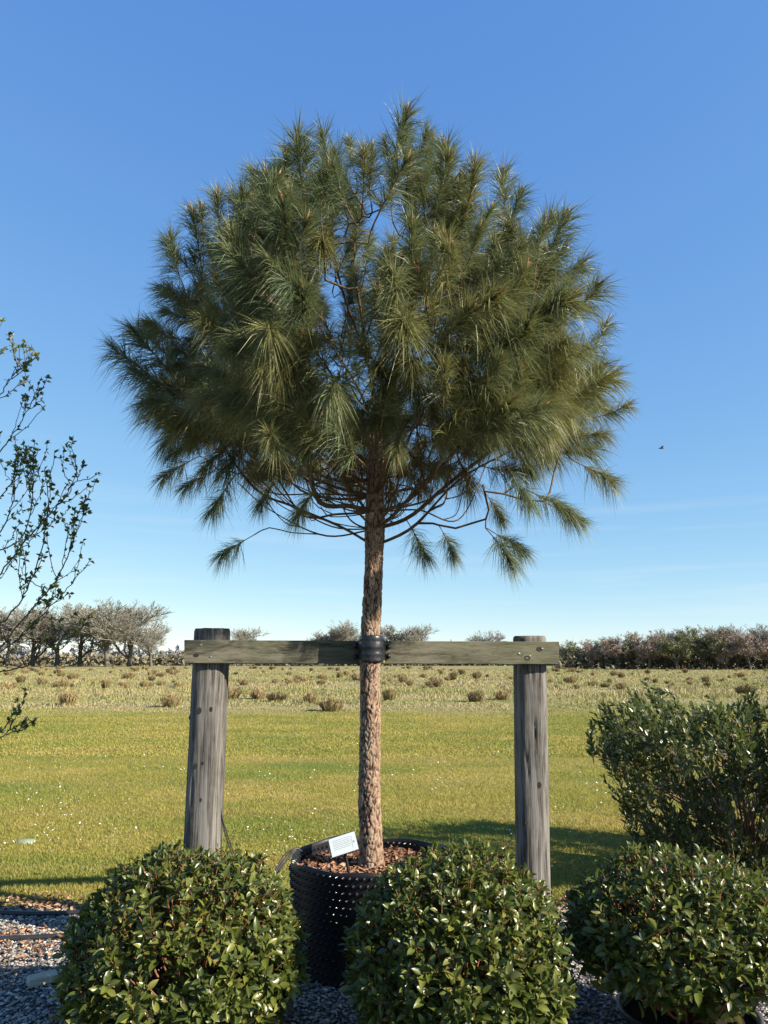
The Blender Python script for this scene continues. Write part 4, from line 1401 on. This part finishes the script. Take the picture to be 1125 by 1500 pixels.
# large loose evergreen shrub
def loose_shrub():
    g = np.random.default_rng(77)
    base = np.array([2.78, 6.15, 0.0])
    t = thing('loose_evergreen_shrub', 'large loose dark evergreen shrub with small leaves standing on the lawn', 'shrub', base)
    geos = [leaf_geo(40 + i, .12, .3, .19) for i in range(4)]
    leaves = []
    stems = MB()
    n = 0
    while n < 1150:
        a = g.random() * TAU
        zf = g.random() ** .85
        rmax = (0.62 + .46 * math.sin(min(1, zf * 1.15) * 2.0)) * (1 + .24 * noise.noise((math.cos(a) * 1.6, math.sin(a) * 1.6, zf * 3)))
        rad_ = rmax * (g.uniform(.45, 1.0) ** .6)
        z = .10 + zf * (1.39 + .24 * noise.noise((math.cos(a) * 2.2 + 5, math.sin(a) * 2.2, rad_ * 2)))
        z -= .30 * max(0, zf - .6) / .4 * (rad_ / 1.05) ** 2
        p = base + np.array([math.cos(a) * rad_ * 1.05, math.sin(a) * rad_, z])
        n += 1
        axv = unit(np.array([math.cos(a) * .55 * rad_, math.sin(a) * .55 * rad_, .75]) + g.normal(0, .25, 3))
        sl = g.uniform(.14, .27)
        k = int(g.integers(12, 20))
        u1 = unit(np.cross(axv, [0.3, 0.2, 1])); u2 = np.cross(axv, u1)
        ph0 = g.random() * TAU
        for m in range(k):
            f = m / (k - 1)
            ph = ph0 + m * 2.4
            el = .55 + .55 * f
            out = u1 * math.cos(ph) + u2 * math.sin(ph)
            dv = unit(out * math.cos(el) + axv * math.sin(el))
            leaves.append((p - axv * sl * (1 - f) + out * .003, frame_from(dv, axv, g.normal(0, .3)), g.uniform(.05, .08) * (1.05 - .3 * f), int(g.integers(0, 4))))
        q0 = base + np.array([math.cos(a) * rad_ * .35, math.sin(a) * rad_ * .35, z * .45])
        if n % 14 == 0:
            stems.add(*tube(smooth_path([base + [g.normal(0, .05), g.normal(0, .05), -.02], q0, p - axv * sl, p], 9) - base, np.linspace(.012, .002, 9), 5, False))
        else:
            stems.add(*tube(np.array([p - axv * sl * 1.3, p]) - base, [.003, .0018], 3, False))
    stems.build('stems', M['twig'], t)
    camp = np.array([0, 0, CAM_H])
    def score(l):
        p, fr, L_, gi = l
        view = unit(camp - p)
        return L_ * abs(np.dot(fr[:, 2], view)) * (1.3 + np.dot(unit(p - base - [0, 0, .6]), view)) * (0.2 if p[0] > .52 * p[1] else 1)
    leafy(t, base, leaves, M['dark_leaf'], geos, 300, score)
loose_shrub()

# sapling whose twigs reach into view from the side
def sapling():
    g = np.random.default_rng(31)
    Y0 = 5.0
    base = np.array([-3.35, Y0 + .1, 0.0])
    t = thing('budding_sapling', 'slender budding sapling whose leafy twigs reach in front of the oak clump', 'sapling', base)
    geos = [leaf_geo(60 + i, .2, .5, .30, 2) for i in range(3)]
    wood_ = MB()
    trunk = smooth_path([base - [0, 0, .02], base + [.03, 0, .6], base + [.0, .05, 1.4], base + [.06, 0, 2.3], base + [.1, .05, 3.3]], 40)
    MB().add(*tube(trunk - base, np.linspace(.042, .010, 40), 10)).build('trunk', M['far_bark'], t)
    leaves = []
    def put_leaves(p, d, n):
        for _ in range(n):
            dv = unit(d * .5 + g.normal(0, .7, 3) + [0, 0, .15])
            leaves.append((p, frame_from(dv, np.array([0, 0, 1.0]), g.normal(0, .8)), g.uniform(.022, .046), int(g.integers(0, 3))))
    def twig(pts, r0, lev):
        sp = smooth_path(pts, max(8, int(np.linalg.norm(pts[-1] - pts[0]) / .045)))
        sp = sp + g.normal(0, .004, sp.shape)
        wood_.add(*tube(sp - base, np.linspace(r0, .0022, len(sp)), 5 if lev == 0 else 4, False))
        for i in range(2, len(sp)):
            d = unit(sp[i] - sp[i - 1])
            f = i / len(sp)
            if lev < 2 and g.random() < (.27 if lev == 0 else .14) and f > .3:
                ln = g.uniform(.12, .42) * (1 - .5 * f) * (1 if lev == 0 else .5)
                nd = unit(d + g.normal(0, .55, 3) * [1, .9, 1] + [0, 0, .45])
                twig(np.array([sp[i], sp[i] + nd * ln * .5, sp[i] + (nd + [0, 0, .2]) * ln]), max(.0026, r0 * .45), lev + 1)
            if (f > .35 or lev) and g.random() < .48:
                put_leaves(sp[i], d, int(g.integers(1, 4)))
        put_leaves(sp[-1], unit(sp[-1] - sp[-2]), 4)
    for bp, dy in (([(-60, 1005), (20, 940), (90, 872), (132, 822)], 0), ([(-50, 905), (40, 790), (100, 722), (122, 682)], -.15), ([(-40, 830), (30, 790), (48, 715), (34, 652)], .1), ([(-60, 720), (0, 660), (30, 620), (56, 573)], 0), ([(-70, 650), (-15, 600), (15, 555), (36, 532)], -.1), ([(-60, 600), (-28, 535), (3, 472)], .1), ([(-70, 1110), (-20, 1090), (10, 1075), (18, 1057)], -.1), ([(-30, 985), (35, 906), (75, 858), (100, 812), (112, 757), (126, 745)], .12), ([(-60, 960), (10, 905), (50, 840), (70, 745), (66, 690)], -.25), ([(-50, 850), (5, 770), (22, 720), (30, 690)], -.2), ([(-40, 1010), (40, 975), (90, 950), (128, 905)], .25), ([(-60, 800), (-10, 740), (20, 700), (28, 660)], .3)):
        pts = [at(x, y, Y0 + dy) for x, y in bp]
        zt = max(.5, pts[0][2] - .75)
        tpnt = trunk[np.argmin(np.abs(trunk[:, 2] - zt))]
        twig(np.array([tpnt] + pts), .0068, 0)
    wood_.build('branches', M['far_bark'], t)
    leafy(t, base, leaves, M['sapling_leaf'], geos, 0, lambda l: 0, rest_name='foliage')
sapling()

# ------------------------------------------------------------------ small things on the ground
def hose(name, pts, r, label):
    sp = smooth_path(pts, 60)
    b = np.array([sp[0][0], sp[0][1], 0])
    o = MB().add(*tube(sp - b, r, 10)).build(name, M['pipe'])
    o.location = b
    tag(o, label, 'pipe')
def gz(px, py, z):
    p = ground(px, py); d = ray(px, py)
    k = (z - CAM_H) / d[2]
    return np.array([0, 0, CAM_H]) + d * k
hose('irrigation_pipe', [(-4.5, 5.12, .022), gz(-60, 1336, .022), gz(0, 1337, .022), gz(55, 1338.5, .022), gz(115, 1337, .022), gz(180, 1338, .022), (-1.0, 5.12, .022), (-.2, 5.14, .022)], .015, 'black irrigation pipe running along the lawn edge over the gravel')
hose('irrigation_pipe', [(-4.5, 4.62, .022), gz(-60, 1378, .022), gz(0, 1376, .022), gz(60, 1373, .022), gz(105, 1372, .022), gz(170, 1376, .022), (-1.0, 4.75, .022), (-.62, 4.66, .022)], .017, 'black irrigation pipe lying on the gravel beside the pale stone block')
sp_ = gz(62, 1436, .02)
sv_, sq_, st_ = bevel_box(.14, .085, .04, .006)
sv_ = sv_ + np.array([[.006 * noise.noise(Vector(p * 40)), .006 * noise.noise(Vector(p * 33 + 5)), .004 * noise.noise(Vector(p * 50))] for p in sv_])
o = MB().add(sv_ + [0, 0, .0225], sq_, st_).build('stone_block', M['stone'], None, False)
o.location = (sp_[0], sp_[1], .004); o.rotation_euler = (0, 0, R(32))
tag(o, 'small pale rectangular stone block lying on the gravel', 'stone block')
cp = ground(38, 1234)
cvv, cqq = lathe([(.085, 0), (.083, .012), (.06, .02), (.001, .023)], 28)
cvv = cvv * [1.0, .8, 1]
o = MB().add(cvv, cqq).build('ground_cover_cap', M['pale_cover'])
o.location = (cp[0], cp[1], .002)
tag(o, 'pale green shallow round cap set in the mown lawn', 'cover')
# small bird in flight
bp = at(969, 657, 26)
bird = thing('flying_bird', 'tiny dark bird flying in the clear sky beside the pine crown', 'bird', bp)
MB().add(*tube([(-.10, 0, 0), (-.05, 0, .012), (.02, 0, .012), (.07, 0, .016), (.10, 0, .012)], [.008, .026, .03, .02, .004], 8)).build('body', M['bird'], bird)
for s_ in (-1, 1):
    MB().add([(.03, 0, .02), (.045, s_ * .09, .06), (-.02, s_ * .2, .05), (-.03, s_ * .09, .05), (-.03, 0, .02), (.03, 0, .012), (.045, s_ * .09, .054), (-.03, s_ * .09, .044), (-.03, 0, .012)], [(0, 1, 3, 4), (5, 6, 7, 8), (0, 5, 6, 1), (4, 8, 7, 3)], [(1, 2, 3), (6, 2, 7), (1, 6, 2), (3, 7, 2)]).build('wing', M['bird'], bird, False)
